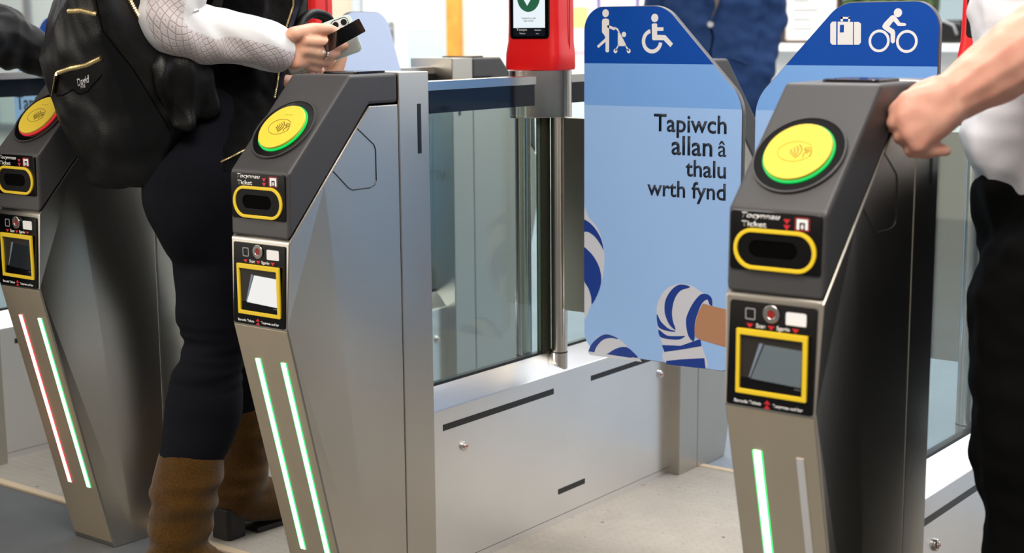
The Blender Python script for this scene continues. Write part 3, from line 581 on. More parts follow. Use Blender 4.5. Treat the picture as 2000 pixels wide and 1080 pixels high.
L4 = make_leaf('narrow', False, 'full', 'blue gate leaf with a rounded top at far left behind the black sleeve', (HX4, Y0), 0)
HX5 = P0-.044
L5 = make_leaf('wide', True, 'full', 'blue gate leaf seen through the glass at far left, lettering partly hidden', (HX5, Y0), 0)
text('lettering', 'Tapiwch', M['dark_ink'], L5, -.36, -.155, .884, -.0012, .016)
text('lettering', 'allan', M['dark_ink'], L5, -.345, -.25, .835, -.0012, .016)

# ------------------------------------------------------------------ red display units
def make_display(x, state, label):
    r = empty('display_unit', (x+.075, .833, 1.0206)); tag(r, label, 'display', 'red display units')
    W2, D2_ = .068, .042
    secs = [(0, 1.0, 1.0), (.006, 1.03, 1.03), (.035, 1.02, 1.02), (.06, .975, .93), (.1, .965, .9), (.2, .955, .9), (.3, .95, .9), (.34, .94, .88), (.355, .88, .8)]
    bm = bmesh.new(); rings = []
    for z, kx, ky in secs:
        rings.append([bm.verts.new((px, py, z)) for px, py in rrect(-W2*kx, W2*kx, -D2_*ky, D2_, .016, 6)])
    n = len(rings[0])
    for i in range(len(rings)-1):
        for k in range(n): bm.faces.new([rings[i][k], rings[i][(k+1) % n], rings[i+1][(k+1) % n], rings[i+1][k]])
    bm.faces.new(rings[0][::-1]); bm.faces.new(rings[-1])
    obj('housing', bm, M['red_shell'], r, 0, 35)
    bm = bmesh.new(); add_box(bm, W2*.985, W2*1.005, .012, .0135, .01, .33); obj('side_seam', bm, mat('dark_red_seam', (110, 8, 12), .5), r)
    yf = -D2_*.9-.001
    bm = bmesh.new(); add_prism(bm, rrect(-.052, .052, .066, .32, .009), 'y', yf+.006, yf-.0015); bz = obj('screen_bezel', bm, M['gloss_black'], r, .001)
    y = yf-.0017
    sc = emit('lit_screen_white', (.82, .9, .96), 1.0) if state == 'ok' else emit('lit_screen_pale', (.85, .85, .95), .9)
    bm = bmesh.new(); flat(bm, [(-.042, .0895), (.042, .0895), (.042, .3), (-.042, .3)], y); scr = obj('screen', bm, sc, bz)
    bm = bmesh.new(); flat(bm, [(-.042, .072), (.042, .072), (.042, .0895), (-.042, .0895)], y); obj('screen_footer', bm, mat('screen_footer_dark', (22, 28, 38), .2), bz)
    for s, x0, x1, z in (('Tocyn', -.034, -.006, .0835), ('Ticket', -.026, -.01, .0765), ('Amser', .014, .032, .0835), ('Time', .018, .026, .0765)):
        text('screen_lettering', s, M['white_ink'], bz, x0, x1, z, y-.0006, .0, sy=.6)
    if state == 'ok':
        c = (-.001, .153); bm = bmesh.new(); flat(bm, circle(c, .030, 36), y-.0004); obj('tick_disc', bm, emit('deep_green', (.012, .11, .05), 1.0), bz)
        bm = bmesh.new(); flat(bm, [(-.022, .161), (-.004, .136), (.024, .175), (.018, .181), (-.004, .152), (-.015, .168)], y-.0009); obj('tick_mark', bm, sc, bz)
        text('screen_lettering', 'Teithiwch yn dda', M['grey_metal'], bz, -.02, .018, .108, y-.0006, .0); text('screen_lettering', 'Safe travels', M['grey_metal'], bz, -.014, .012, .1025, y-.0006, .0)
    else:
        c = (0.0, .155); bm = bmesh.new(); flat(bm, circle(c, .034, 36), y-.0004); obj('cross_disc', bm, emit('dull_red', (.42, .06, .05), 1.0), bz)
        bm = bmesh.new()
        for k in (1, -1):
            d = Vector((.7071, .7071*k)); e = Vector((-d.y, d.x)); C = Vector(c)
            flat(bm, [tuple(C+d*i*.02+e*j*.0055) for i, j in ((-1, -1), (1, -1), (1, 1), (-1, 1))], y-.0009-.0002*k)
        obj('cross_mark', bm, sc, bz)
    return r
make_display(P2, 'ok', 'red display unit showing a white tick in a green circle, on the middle gate')
make_display(P1, 'no', 'red display unit showing a white cross in a red circle')
make_display(P3, 'ok', 'red display unit above the nearest gate, behind the bare forearm')
# ------------------------------------------------------------------ people
# joint positions in metres
J = {'legR': [(-0.24, 0.129, 0.775), (-0.24, 0.178, 0.688), (-0.24, 0.157, 0.567), (-0.24, 0.158, 0.473), (-0.24, 0.122, 0.365), (-0.24, 0.083, 0.263), (-0.24, 0.067, 0.209), (-0.24, 0.055, 0.16), (-0.24, 0.038, 0.096)], 'arm': [(-0.17, 0.035, 1.185), (-0.17, 0.028, 1.122)], 'fore1': [(-0.14, 0.117, 1.102)], 'fore2': [(-0.1, 0.176, 1.087), (-0.1, 0.232, 1.075)], 'thumb': [(-0.055, 0.222, 1.103), (-0.055, 0.277, 1.112), (-0.055, 0.322, 1.11), (-0.055, 0.349, 1.102)], 'index': [(-0.05, 0.251, 1.089), (-0.05, 0.302, 1.085), (-0.05, 0.337, 1.08), (-0.05, 0.36, 1.078)], 'middle': [(-0.055, 0.253, 1.072), (-0.055, 0.293, 1.066), (-0.055, 0.321, 1.062), (-0.055, 0.339, 1.064)], 'ringf': [(-0.065, 0.257, 1.058), (-0.065, 0.292, 1.051), (-0.065, 0.317, 1.047), (-0.065, 0.334, 1.05)], 'pinky': [(-0.075, 0.261, 1.048), (-0.075, 0.282, 1.039), (-0.075, 0.299, 1.034), (-0.075, 0.307, 1.034)], 'palm': [(-0.075, 0.219, 1.088), (-0.075, 0.218, 1.059), (-0.075, 0.293, 1.089), (-0.075, 0.28, 1.052)], 'palm2': [(-0.07, 0.247, 1.103), (-0.07, 0.238, 1.049)], 'Lthumb': [(-0.1, 0.379, 1.017), (-0.1, 0.393, 1.039), (-0.1, 0.404, 1.057)], 'Lf': [(-0.12, 0.33, 1.033), (-0.12, 0.359, 1.032), (-0.12, 0.39, 1.043), (-0.12, 0.363, 1.017)], 'phone': [(-0.05, 0.375, 1.143), (-0.023, 0.38, 1.069), (-0.132, 0.286, 1.018)], 'card': [(0.011, 0.316, 1.124), (0.033, 0.329, 1.107), (-0.018, 0.282, 1.07)], 'strapL': [(-0.15, 0.319, 1.107), (-0.15, 0.341, 1.129), (-0.15, 0.373, 1.142), (-0.15, 0.413, 1.13)], 'zip': [(-0.2, 0.367, 1.17), (-0.2, 0.367, 1.154), (-0.2, 0.349, 1.12), (-0.2, 0.334, 1.083), (-0.2, 0.321, 1.051), (-0.2, 0.322, 1.026), (-0.2, 0.317, 1.002), (-0.2, 0.309, 0.977)], 'pzip': [(-0.15, 0.075, 0.854), (-0.15, 0.1, 0.86), (-0.15, 0.133, 0.87), (-0.15, 0.179, 0.885)], 'gstrap': [(-0.16, 0.124, 1.181), (-0.16, 0.12, 1.157), (-0.16, 0.105, 1.129)], 'bagLow': [(-0.16, 0.094, 1.054), (-0.16, 0.073, 0.997), (-0.16, 0.054, 0.951)], 'B_fore': [(1.341, 0.34, 1.111), (1.297, 0.297, 1.068), (1.258, 0.26, 1.035), (1.228, 0.232, 1.009)], 'B_palm': [(1.224, 0.217, 1.015), (1.229, 0.216, 0.994), (1.184, 0.185, 1.008), (1.184, 0.18, 0.988), (1.192, 0.181, 0.964), (1.203, 0.186, 0.948)], 'B_f': [(1.167, 0.188, 0.994), (1.168, 0.184, 0.976), (1.176, 0.187, 0.956), (1.189, 0.193, 0.939)], 'B_f2': [(1.169, 0.217, 0.974), (1.17, 0.215, 0.959), (1.181, 0.22, 0.942), (1.197, 0.229, 0.93)], 'B_tip': [(1.197, 0.199, 0.969), (1.201, 0.199, 0.952), (1.211, 0.203, 0.939), (1.229, 0.218, 0.938)], 'B_thumb': [(1.2, 0.24, 1.028), (1.181, 0.223, 1.017), (1.168, 0.21, 1.003)], 'B_body': [(1.269, 0.574, 1.207), (1.269, 0.554, 1.115), (1.269, 0.529, 0.992), (1.275, 0.513, 0.899), (1.289, 0.511, 0.837), (1.298, 0.505, 0.775)], 'B_legN': [(1.306, 0.427, 0.739), (1.295, 0.389, 0.597), (1.314, 0.376, 0.469), (1.344, 0.359, 0.281), (1.368, 0.33, 0.056)], 'B_legF': [(1.281, 0.632, 0.709), (1.288, 0.592, 0.498), (1.331, 0.574, 0.254), (1.367, 0.55, 0.01)], 'B_elbow': [(1.342, 0.46, 1.129), (1.317, 0.483, 1.327)], 'D_arm': [(-1.0, 0.148, 1.159), (-1.0, 0.222, 1.1), (-1.0, 0.28, 1.076), (-1.0, 0.341, 1.051)], 'C': [(-1.36, 4.023, 1.551), (-1.341, 3.995, 1.353), (-1.325, 3.96, 1.128), (-1.308, 3.937, 0.957), (-1.299, 3.923, 0.858), (-1.353, 3.865, 0.781), (-1.221, 3.967, 0.78), (-1.177, 4.112, 1.307), (-1.135, 4.098, 1.087), (-1.142, 4.06, 0.933), (-1.492, 3.869, 1.31), (-1.492, 3.823, 1.091), (-1.439, 3.832, 0.936)]}
K = {'zip': [(-0.4005, -0.0552, 1.0352), (-0.341, -0.0705, 1.0439), (-0.2724, -0.0869, 1.0505), (-0.2077, -0.1047, 1.0633)], 'pull': [(-0.4005, -0.0552, 1.0352), (-0.4208, -0.0462, 1.0212), (-0.4544, -0.0298, 0.9937)], 'flap': [(-0.4461, -0.0298, 0.9887), (-0.4135, -0.0377, 0.9921), (-0.3716, -0.0498, 1.0023), (-0.3619, -0.0513, 1.0006), (-0.3541, -0.0514, 0.9963), (-0.3422, -0.0533, 0.9947), (-0.3069, -0.0628, 1.0011), (-0.2754, -0.0739, 1.0145), (-0.2468, -0.0833, 1.0247), (-0.2285, -0.0898, 1.0326)], 'txt': [(-0.3391, -0.0594, 1.0104), (-0.2856, -0.0734, 1.0193), (-0.3319, -0.0592, 1.0058), (-0.308, -0.0654, 1.0093)], 'edge': [(-0.172, -0.1359, 1.1649), (-0.172, -0.1253, 1.1119), (-0.172, -0.0955, 1.0786), (-0.172, -0.0639, 1.0444), (-0.172, -0.0205, 0.9822), (-0.172, 0.0154, 0.9269)], 'top': [(-0.2315, -0.1532, 1.1471), (-0.0806, -0.2439, 1.1474), (0.0875, -0.3484, 1.1408)], 'side': [(-0.172, -0.0703, 1.1762), (-0.172, -0.054, 1.1494), (-0.172, -0.0351, 1.1222), (-0.172, -0.0108, 1.0836)], 'gz': [(-0.2, 0.371, 1.18), (-0.2, 0.367, 1.154), (-0.2, 0.349, 1.12), (-0.2, 0.334, 1.083), (-0.2, 0.321, 1.051), (-0.2, 0.322, 1.026), (-0.2, 0.317, 1.002), (-0.2, 0.309, 0.977)], 'gp': [(-0.15, 0.075, 0.854), (-0.15, 0.1, 0.86), (-0.15, 0.133, 0.87), (-0.15, 0.179, 0.885)], 'strap': [(-0.15, 0.122, 1.223), (-0.15, 0.116, 1.181), (-0.15, 0.111, 1.157), (-0.15, 0.1, 1.129), (-0.15, 0.085, 1.092), (-0.15, 0.074, 1.064)], 'btop': [(-0.172, -0.0609, 1.0389), (-0.172, -0.0036, 1.0668)]}
def hull_into(bm, items, sub=2):
    """convex hull of ellipsoids [(centre, r or (rx, ry, rz)), ...] added to bm"""
    t = bmesh.new()
    for c, r in items:
        rr = Vector((r, r, r)) if not isinstance(r, (tuple, list)) else Vector(r)
        res = bmesh.ops.create_icosphere(t, subdivisions=sub, radius=1)
        for v in res['verts']: v.co = Vector((v.co.x*rr.x, v.co.y*rr.y, v.co.z*rr.z))+Vector(c)
    h = bmesh.ops.convex_hull(t, input=t.verts[:])
    bmesh.ops.delete(t, geom=[g for g in h['geom_interior'] if isinstance(g, bmesh.types.BMVert)]+[g for g in h['geom_unused'] if isinstance(g, bmesh.types.BMVert)], context='VERTS')
    m = bpy.data.meshes.new('t'); t.to_mesh(m); t.free(); bm.from_mesh(m); bpy.data.meshes.remove(m)
def chain(pts, rads): return [[(pts[i], rads[i]), (pts[i+1], rads[i+1])] for i in range(len(pts)-1)]
def blob(name, hulls, m, parent, voxel=.006, it=6, wr=None, sub=2, finish=None):
    """hulls fused into one continuous closed skin, smoothed, with folds wr = [(amp, (fx, fy, fz)), ...]"""
    bm = bmesh.new()
    for h in hulls: hull_into(bm, h, sub)
    me = bpy.data.meshes.new(name); bm.to_mesh(me); bm.free()
    o = bpy.data.objects.new(name, me); COL.objects.link(o)
    r = o.modifiers.new('r', 'REMESH'); r.mode = 'VOXEL'; r.voxel_size = voxel
    s = o.modifiers.new('s', 'SMOOTH'); s.factor = .5; s.iterations = it
    bpy.context.view_layer.update()
    me2 = bpy.data.meshes.new_from_object(o.evaluated_get(bpy.context.evaluated_depsgraph_get()))
    bpy.data.objects.remove(o); bpy.data.meshes.remove(me); me2.name = name
    me2.materials.clear(); me2.materials.append(m)
    if wr:
        ns = [v.normal.copy() for v in me2.vertices]
        for v, n in zip(me2.vertices, ns):
            d = 0
            for w in wr:
                amp, fr = w[0], w[1]; msk = w[2](v.co) if len(w) > 2 else 1
                if msk: d += amp*msk*noise.noise(Vector((v.co.x*fr[0], v.co.y*fr[1], v.co.z*fr[2])))
            v.co += n*d
    for p in me2.polygons: p.use_smooth = True
    o = bpy.data.objects.new(name, me2); COL.objects.link(o)
    if parent: o.parent = parent
    return o
def bvh(o):
    return BVHTree.FromPolygons([v.co.copy() for v in o.data.vertices], [tuple(p.vertices) for p in o.data.polygons])
def snap_line(tree, pts, off, n=10):
    P = [Vector(p) for p in pts]; out = []
    for i in range(len(P)-1):
        for k in range(n): out.append(P[i].lerp(P[i+1], k/n))
    out.append(P[-1]); res = []
    for q in out:
        h = tree.find_nearest(q)
        res.append(h[0]+h[1]*off)
    return res
CDIR = Vector((.70, -.714, .02)).normalized()
def lay_line(tree, pts, off, n=10, d=CDIR):
    """a line laid on the outer face of a thing, coming at it from direction d"""
    P = [Vector(p) for p in pts]; out = []
    for i in range(len(P)-1):
        for k in range(n): out.append(P[i].lerp(P[i+1], k/n))
    out.append(P[-1]); res = []
    for q in out:
        h = tree.ray_cast(q+d*.6, -d)
        if h[0] is None: h = tree.find_nearest(q)
        res.append(h[0]+h[1]*off)
    return res
BDIR = Vector((.77, -.63, .0)).normalized()
def zipper(name, tree, pts, parent, rad=.0022, off=.0012, d=CDIR):
    L = lay_line(tree, pts, off, 14, d); bm = bmesh.new(); P = [L[0]]
    step = .0022; acc = []
    for a, b in zip(L, L[1:]):
        k = max(1, int((b-a).length/step))
        for i in range(k): acc.append(a.lerp(b, i/k))
    acc.append(L[-1])
    add_tube(bm, acc, [rad*(1.0 if i % 2 else .72) for i in range(len(acc))], 8)
    return obj(name, bm, M['gold'], parent, 0, 30)
def skin_mat(name, rgb, rough=.5):
    m, n, l, b = nt(name); c = lin(rgb)
    tc = n.new('ShaderNodeTexCoord'); tx = n.new('ShaderNodeTexNoise'); tx.inputs['Scale'].default_value = 28; tx.inputs['Detail'].default_value = 5
    l.new(tc.outputs['Object'], tx.inputs['Vector']); r = n.new('ShaderNodeValToRGB'); r.color_ramp.elements[0].position = .3; r.color_ramp.elements[1].position = .7
    r.color_ramp.elements[0].color = (c[0]*.95, c[1]*.82, c[2]*.8, 1); r.color_ramp.elements[1].color = (min(1, c[0]*1.05), c[1]*1.08, c[2]*1.08, 1)
    l.new(tx.outputs['Fac'], r.inputs[0]); l.new(r.outputs[0], b.inputs['Base Color'])
    b.inputs['Roughness'].default_value = rough; b.inputs['Subsurface Weight'].default_value = .12; b.inputs['Subsurface Radius'].default_value = (.01, .004, .002); b.inputs['Subsurface Scale'].default_value = .5
    return m
M['skin'] = skin_mat('warm_skin', (232, 182, 154)); M['skin2'] = skin_mat('pinkish_skin', (214, 160, 140))
M['gold'] = mat('gold_zip_metal', (240, 216, 158), .3, 1)
M['denim'] = mat('dark_navy_denim', (10, 12, 20), .9, 0, .5, 700, .15, .25)
M['fleece'] = mat('black_fleece', (6, 6, 8), .95, 0, .9, 420, .08, .2, 0, .08)
M['leather'] = mat('black_leather', (5, 5, 6), .38, 0, .35, 480, .35)
M['suede'] = mat('brown_suede', (72, 48, 15), .92, 0, .4, 300, .1, .3, 0, .15)
M['heel'] = mat('dark_boot_heel', (22, 18, 15), .6)
M['navy_lining'] = mat('navy_lining', (22, 30, 52), .8)
M['hair'] = mat('brown_hair', (62, 44, 32), .55)
M['trouser'] = mat('black_trouser_cloth', (7, 7, 8), .9, 0, .4, 600, .1)
M['shirt'] = mat('white_shirt_cloth', (214, 215, 223), .75, 0, .2, 500)
M['blazer'] = mat('blue_wool', (34, 58, 100), .85, 0, .4, 260, .2, .25)
M['coat'] = mat('black_rain_jacket', (6, 6, 8), .5, 0, .3, 90, .25)
def lace_mat():
    """white knit; a net of petal shapes on the underside of the sleeve (uv: u along, v around)"""
    m, n, l, b = nt('white_lace_knit'); b.inputs['Roughness'].default_value = .8
    uv = n.new('ShaderNodeUVMap'); mp = n.new('ShaderNodeMapping'); mp.inputs['Rotation'].default_value = (0, 0, math.radians(45)); mp.inputs['Scale'].default_value = (120, 120, 0)
    l.new(uv.outputs[0], mp.inputs[0]); vo = n.new('ShaderNodeTexVoronoi'); vo.feature = 'DISTANCE_TO_EDGE'; vo.inputs['Scale'].default_value = 1; vo.inputs['Randomness'].default_value = .18
    l.new(mp.outputs[0], vo.inputs['Vector'])
    r = n.new('ShaderNodeMapRange'); r.inputs['From Min'].default_value = .02; r.inputs['From Max'].default_value = .10; l.new(vo.outputs['Distance'], r.inputs['Value'])
    v2 = n.new('ShaderNodeTexVoronoi'); v2.inputs['Scale'].default_value = 1; v2.inputs['Randomness'].default_value = .18; l.new(mp.outputs[0], v2.inputs['Vector'])
    r2 = n.new('ShaderNodeMapRange'); r2.inputs['From Min'].default_value = .06; r2.inputs['From Max'].default_value = .12; l.new(v2.outputs['Distance'], r2.inputs['Value'])
    mn = n.new('ShaderNodeMath'); mn.operation = 'MINIMUM'; l.new(r.outputs[0], mn.inputs[0]); l.new(r2.outputs[0], mn.inputs[1])
    sp = n.new('ShaderNodeSeparateXYZ'); l.new(uv.outputs[0], sp.inputs[0])
    lo = n.new('ShaderNodeMapRange'); lo.inputs['From Min'].default_value = .078; lo.inputs['From Max'].default_value = .082; l.new(sp.outputs['Y'], lo.inputs['Value'])
    hi = n.new('ShaderNodeMapRange'); hi.inputs['From Min'].default_value = .134; hi.inputs['From Max'].default_value = .130; l.new(sp.outputs['Y'], hi.inputs['Value'])
    mu = n.new('ShaderNodeMath'); mu.operation = 'MULTIPLY'; l.new(lo.outputs[0], mu.inputs[0]); l.new(hi.outputs[0], mu.inputs[1])
    iv = n.new('ShaderNodeMath'); iv.operation = 'SUBTRACT'; iv.inputs[0].default_value = 1; l.new(mn.outputs[0], iv.inputs[1])
    k = n.new('ShaderNodeMath'); k.operation = 'MULTIPLY'; l.new(mu.outputs[0], k.inputs[0]); l.new(iv.outputs[0], k.inputs[1])
    base = n.new('ShaderNodeMix'); base.data_type = 'RGBA'; l.new(mu.outputs[0], base.inputs['Factor']); base.inputs[6].default_value = (*lin((220, 220, 223)), 1); base.inputs[7].default_value = (*lin((208, 200, 203)), 1)
    mx = n.new('ShaderNodeMix'); mx.data_type = 'RGBA'; l.new(k.outputs[0], mx.inputs['Factor']); l.new(base.outputs[2], mx.inputs[6]); mx.inputs[7].default_value = (*lin((178, 162, 162)), 1)
    l.new(mx.outputs[2], b.inputs['Base Color'])
    bp = n.new('ShaderNodeBump'); bp.inputs['Strength'].default_value = .5; bp.inputs['Distance'].default_value = .002; l.new(k.outputs[0], bp.inputs['Height']); bp.invert = True; l.new(bp.outputs[0], b.inputs['Normal'])
    return m
M['lace'] = lace_mat()
def bez(P, n):
    """points along a smooth curve through P"""
    P = [Vector(p) for p in P]; out = []
    for i in range(len(P)-1):
        p0 = P[max(i-1, 0)]; p1 = P[i]; p2 = P[i+1]; p3 = P[min(i+2, len(P)-1)]
        for k in range(n):
            t = k/n; out.append(.5*((2*p1)+(p2-p0)*t+(2*p0-5*p1+4*p2-p3)*t*t+(3*p1-p0-3*p2+p3)*t**3))
    out.append(P[-1]); return out
def sleeve(name, pts, rads, m, parent, fold=.003, seed=0, seg=40, n=14, thick=.003):
    """cloth tube with uv in metres and soft cross folds, open at the cuff"""
    L = bez(pts, n); R = [rads[min(i//n, len(rads)-2)]*(1-(i % n)/n)+rads[min(i//n+1, len(rads)-1)]*((i % n)/n) for i in range(len(L))]; R[-1] = rads[-1]
    bm = bmesh.new(); uvl = bm.loops.layers.uv.new('UVMap'); rings = []; up = Vector((0, 0, 1)); dist = 0; U = []
    for i, p in enumerate(L):
        t = (L[min(i+1, len(L)-1)]-L[max(i-1, 0)]).normalized(); ref = Vector((-1, 0, 0)); s = (ref-t*ref.dot(t)).normalized(); u2 = s.cross(t)
        if i: dist += (L[i]-L[i-1]).length
        U.append(dist); ring = []
        for k in range(seg):
            a = 2*math.pi*k/seg
            q = p+(s*math.cos(a)+u2*math.sin(a))*R[i]
            f = noise.noise(Vector((q.x*14+seed, q.y*30+q.z*26, q.z*14)))
            ring.append(bm.verts.new(p+(s*math.cos(a)+u2*math.sin(a))*(R[i]+fold*f)))
        rings.append(ring)
    for i in range(len(rings)-1):
        for k in range(seg):
            j = (k+1) % seg; f = bm.faces.new([rings[i][k], rings[i+1][k], rings[i+1][j], rings[i][j]])
            kk = k+1
            for lp, (uu, vv) in zip(f.loops, ((U[i], k), (U[i+1], k), (U[i+1], kk), (U[i], kk))): lp[uvl].uv = (uu, vv*.28/seg)
    o = obj(name, bm, m, parent, 0, 80)
    sm = o.modifiers.new('cloth', 'SOLIDIFY'); sm.thickness = thick; sm.offset = -1
    return o
def head_hulls(c, fwd, s=1.0):
    """head with brow, nose, chin and ears on a neck"""
    c = Vector(c); f = Vector(fwd).normalized(); r = f.cross(Vector((0, 0, 1)))
    return [[(c+Vector((0, 0, .03)), (.078*s, .078*s, .09*s)), (c+f*.035-Vector((0, 0, .06)), .05*s)], [(c+f*.085+Vector((0, 0, .0)), .011), (c+f*.108-Vector((0, 0, .03)), .013)],
            [(c+f*.075-Vector((0, 0, .062)), (.02, .02, .008)), (c+f*.082-Vector((0, 0, .07)), (.018, .018, .008))],
            [(c+r*.08, (.012, .02, .03)), (c+r*.083-Vector((0, 0, .02)), (.01, .012, .02))], [(c-r*.08, (.012, .02, .03)), (c-r*.083-Vector((0, 0, .02)), (.01, .012, .02))]]

# --- woman with the backpack
j = J
wom = empty('person', (-.32, .15, 0)); tag(wom, 'woman in black gilet, white lace sleeves and brown boots holding out phone and card', 'person')
def rel(o, root):
    o.parent = root; o.matrix_parent_inverse = Matrix.Translation(-root.location); return o
def wadd(o): return rel(o, wom)
legL = [(-.40, .25, .80), (-.41, .31, .66), (-.415, .365, .49), (-.42, .385, .36), (-.42, .385, .27), (-.42, .375, .10)]
sh = Vector((-.15, .22, 1.37)); el = Vector(j['arm'][1]); wr = Vector(j['fore2'][1])
hl = []
hl += [[((-.32, .20, .86), (.12, .09, .09)), ((-.32, .22, 1.0), (.13, .10, .06))], [((-.32, .22, 1.0), (.12, .10, .06)), ((-.32, .28, 1.2), (.125, .09, .09))], [((-.32, .28, 1.25), (.125, .08, .08)), ((-.32, .29, 1.35), (.11, .05, .05))]]
hl += chain([(-.32, .29, 1.38), (-.32, .31, 1.47)], [.055, .05]) + head_hulls((-.32, .35, 1.56), (.1, 1, -.35))
hl += chain([(-.24, .12, .82)]+j['legR'][:], [.09, .088, .075, .055, .05, .06, .045, .042, .042, .045])
hl += chain([tuple(j['legR'][-1]), (-.215, .06, .04), (-.14, .15, .026)], [.045, .028, .018])
hl += chain(legL, [.085, .075, .052, .06, .048, .042]) + chain([legL[-1], (-.415, .42, .06), (-.41, .53, .03)], [.042, .04, .028])
hl += chain([sh, Vector((-.165, .08, 1.24)), el], [.05, .045, .042]) + chain([el, j['fore1'][0], wr], [.042, .038, .027])
# right hand: palm, thumb, four fingers
p = j['palm']
hl += [[(wr, (.02, .02, .026)), (p[2], (.014, .016, .016)), (p[3], (.013, .016, .015))], [(p[0], (.016, .02, .02)), (p[1], (.016, .02, .02)), (p[2], (.013, .014, .014)), (p[3], (.013, .014, .014))], [(j['palm2'][0], .015), (j['palm2'][1], .015), (p[2], .014), (p[3], .014)]]
hl += chain(j['thumb'], [.014, .0125, .0115, .0098])
hl += chain(j['index'], [.0115, .0102, .0092, .0078]) + chain(j['middle'], [.0112, .01, .0092, .0078]) + chain(j['ringf'], [.0108, .0096, .0088, .0074]) + chain(j['pinky'], [.0098, .0088, .008, .007])
# left arm and hand under the phone
lw = Vector((-.17, .30, 1.0)); le = Vector((-.50, .10, 1.08))
hl += chain([(-.49, .25, 1.36), le], [.05, .04]) + chain([le, lw], [.04, .027])
lp = Vector((-.135, .365, 1.012))
hl += [[(lw, (.024, .02, .02)), (lp, (.016, .028, .014))]]
lf = j['Lf']
for tip, base in ((lf[0], (-.145, .335, 1.005)), (lf[1], (-.14, .36, 1.004)), (lf[2], (-.14, .385, 1.01))):
    mid = (Vector(tip)+Vector(base))/2+Vector((.012, 0, -.006)); hl += chain([base, mid, tip], [.0098, .0092, .0078])
hl += chain([(-.145, .40, 1.005), (-.128, .408, 1.02)], [.009, .0075])
hl += chain([(-.13, .37, 1.012)]+j['Lthumb'], [.013, .0125, .011, .0092])
body = wadd(blob('body', hl, M['skin'], None, .0034, 4))
hr = wadd(blob('hair', [[((-.32, .335, 1.60), (.088, .085, .085)), ((-.32, .28, 1.56), (.085, .055, .1))], [((-.32, .26, 1.54), (.08, .045, .08)), ((-.32, .22, 1.38), (.07, .035, .06))]], M['hair'], None, .008, 3, [(.008, (60, 60, 10))]))
# jeans
lr = j['legR']
jn = chain([(-.24, .128, .83)]+lr[:6]+[tuple(Vector(lr[6]))], [.108, .102, .09, .072, .063, .075, .062, .058])
jn += chain([(-.39, .25, .82)]+legL[1:5], [.105, .088, .066, .07, .058])
jn += [[((-.245, .135, .85), .105), ((-.385, .25, .85), .105), ((-.25, .17, .93), .10), ((-.385, .27, .93), .10)]]
knee = lambda c: max(0, 1-abs(c.z-.47)/.09)
wadd(blob('jeans', jn, M['denim'], None, .0065, 6, [(.008, (9, 9, 14)), (.013, (5, 7, 62), knee)], 3))
# gilet
gl = [[((-.245, .152, .848), (.115, .122, .03)), ((-.38, .26, .86), (.115, .122, .03)), ((-.32, .27, 1.03), (.175, .185, .05))], [((-.32, .27, 1.03), (.175, .185, .05)), ((-.32, .295, 1.2), (.185, .155, .06))], [((-.32, .295, 1.2), (.185, .155, .06)), ((-.32, .29, 1.37), (.16, .09, .04))]]
gil = wadd(blob('gilet', gl, M['fleece'], None, .007, 6, [(.02, (7, 7, 5)), (.004, (50, 50, 50))]))
gt = bvh(gil)
wadd(zipper('front_zip', gt, K['gz'], None, .0026, .001))
wadd(zipper('pocket_zip', gt, K['gp'], None, .0024, .001))
bm = bmesh.new(); L = lay_line(gt, [tuple(Vector(q)+Vector((0, .009, 0))) for q in K['gz']], .001, 8); add_tube(bm, L, [(.006, .002)]*len(L), 10); wadd(obj('navy_placket', bm, M['navy_lining'], None, 0, 60))
# sleeves of the white top
wadd(sleeve('lace_sleeve', [sh, Vector((-.165, .07, 1.24)), Vector(j['arm'][0])+Vector((0, -.004, 0)), el+Vector((0, -.006, .008)), Vector((-.158, .07, 1.106)), j['fore1'][0], j['fore2'][0], wr+Vector((0, -.008, 0))], [.075, .068, .062, .060, .056, .051, .047, .047], M['lace'], None, .007))
wadd(sleeve('white_sleeve', [(-.49, .25, 1.37), (-.515, .15, 1.2), le, (-.40, .17, 1.045), (-.25, .26, 1.012)], [.07, .06, .055, .05, .042], M['shirt'], None, .006, 4))
# finger ring
c0 = Vector(j['middle'][1]).lerp(Vector(j['middle'][2]), .35); ax = (Vector(j['middle'][2])-Vector(j['middle'][1])).normalized()
bm = bmesh.new(); add_disc(bm, c0-ax*.002, ax, ax.orthogonal(), .0098, .0118, .004, 28); rg = wadd(obj('ring', bm, M['polished'], None, .0006, 60))
bm = bmesh.new(); bmesh.ops.create_icosphere(bm, subdivisions=2, radius=.0042, matrix=Matrix.Translation(c0+Vector((.72, -.65, .2)).normalized()*.0115)); st = obj('ring_stone', bm, M['white_ink'], rg)
# boots
def boot(pts, rads, foot, frads, heel, label=None):
    slouch = lambda c: (1.0 if c.z > .09 else .25)*max(.12, min(1, (.262-c.z)/.05))
    shaft = chain(pts, rads)+chain(foot, frads)
    b = blob('boot', shaft, M['suede'], None, .005, 5, [(.012, (7, 7, 30), slouch), (.004, (24, 24, 34), slouch)], 3)
    b = wadd(b)
    x, y = heel
    bm = bmesh.new(); add_prism(bm, rrect(x-.03, x+.03, y-.03, y+.025, .012), 'z', .0045, .075); h = obj('heel', bm, M['heel'], b, .003)
    fx, fy = foot[-1][0], foot[-1][1]
    bm = bmesh.new(); dd = Vector((fx-x, fy-y)).normalized(); pp = Vector((dd.y, -dd.x)); ln = (Vector((fx, fy))-Vector((x, y))).length
    P = [tuple(Vector((x, y))+dd*a_+pp*b_) for a_, b_ in ((.05, -.032), (.05, .036), (ln-.03, .038), (ln+.012, .028), (ln+.026, 0), (ln+.012, -.028), (ln-.03, -.036))]
    add_prism(bm, P, 'z', .0045, .016); obj('sole', bm, M['heel'], b, .003)
    return b
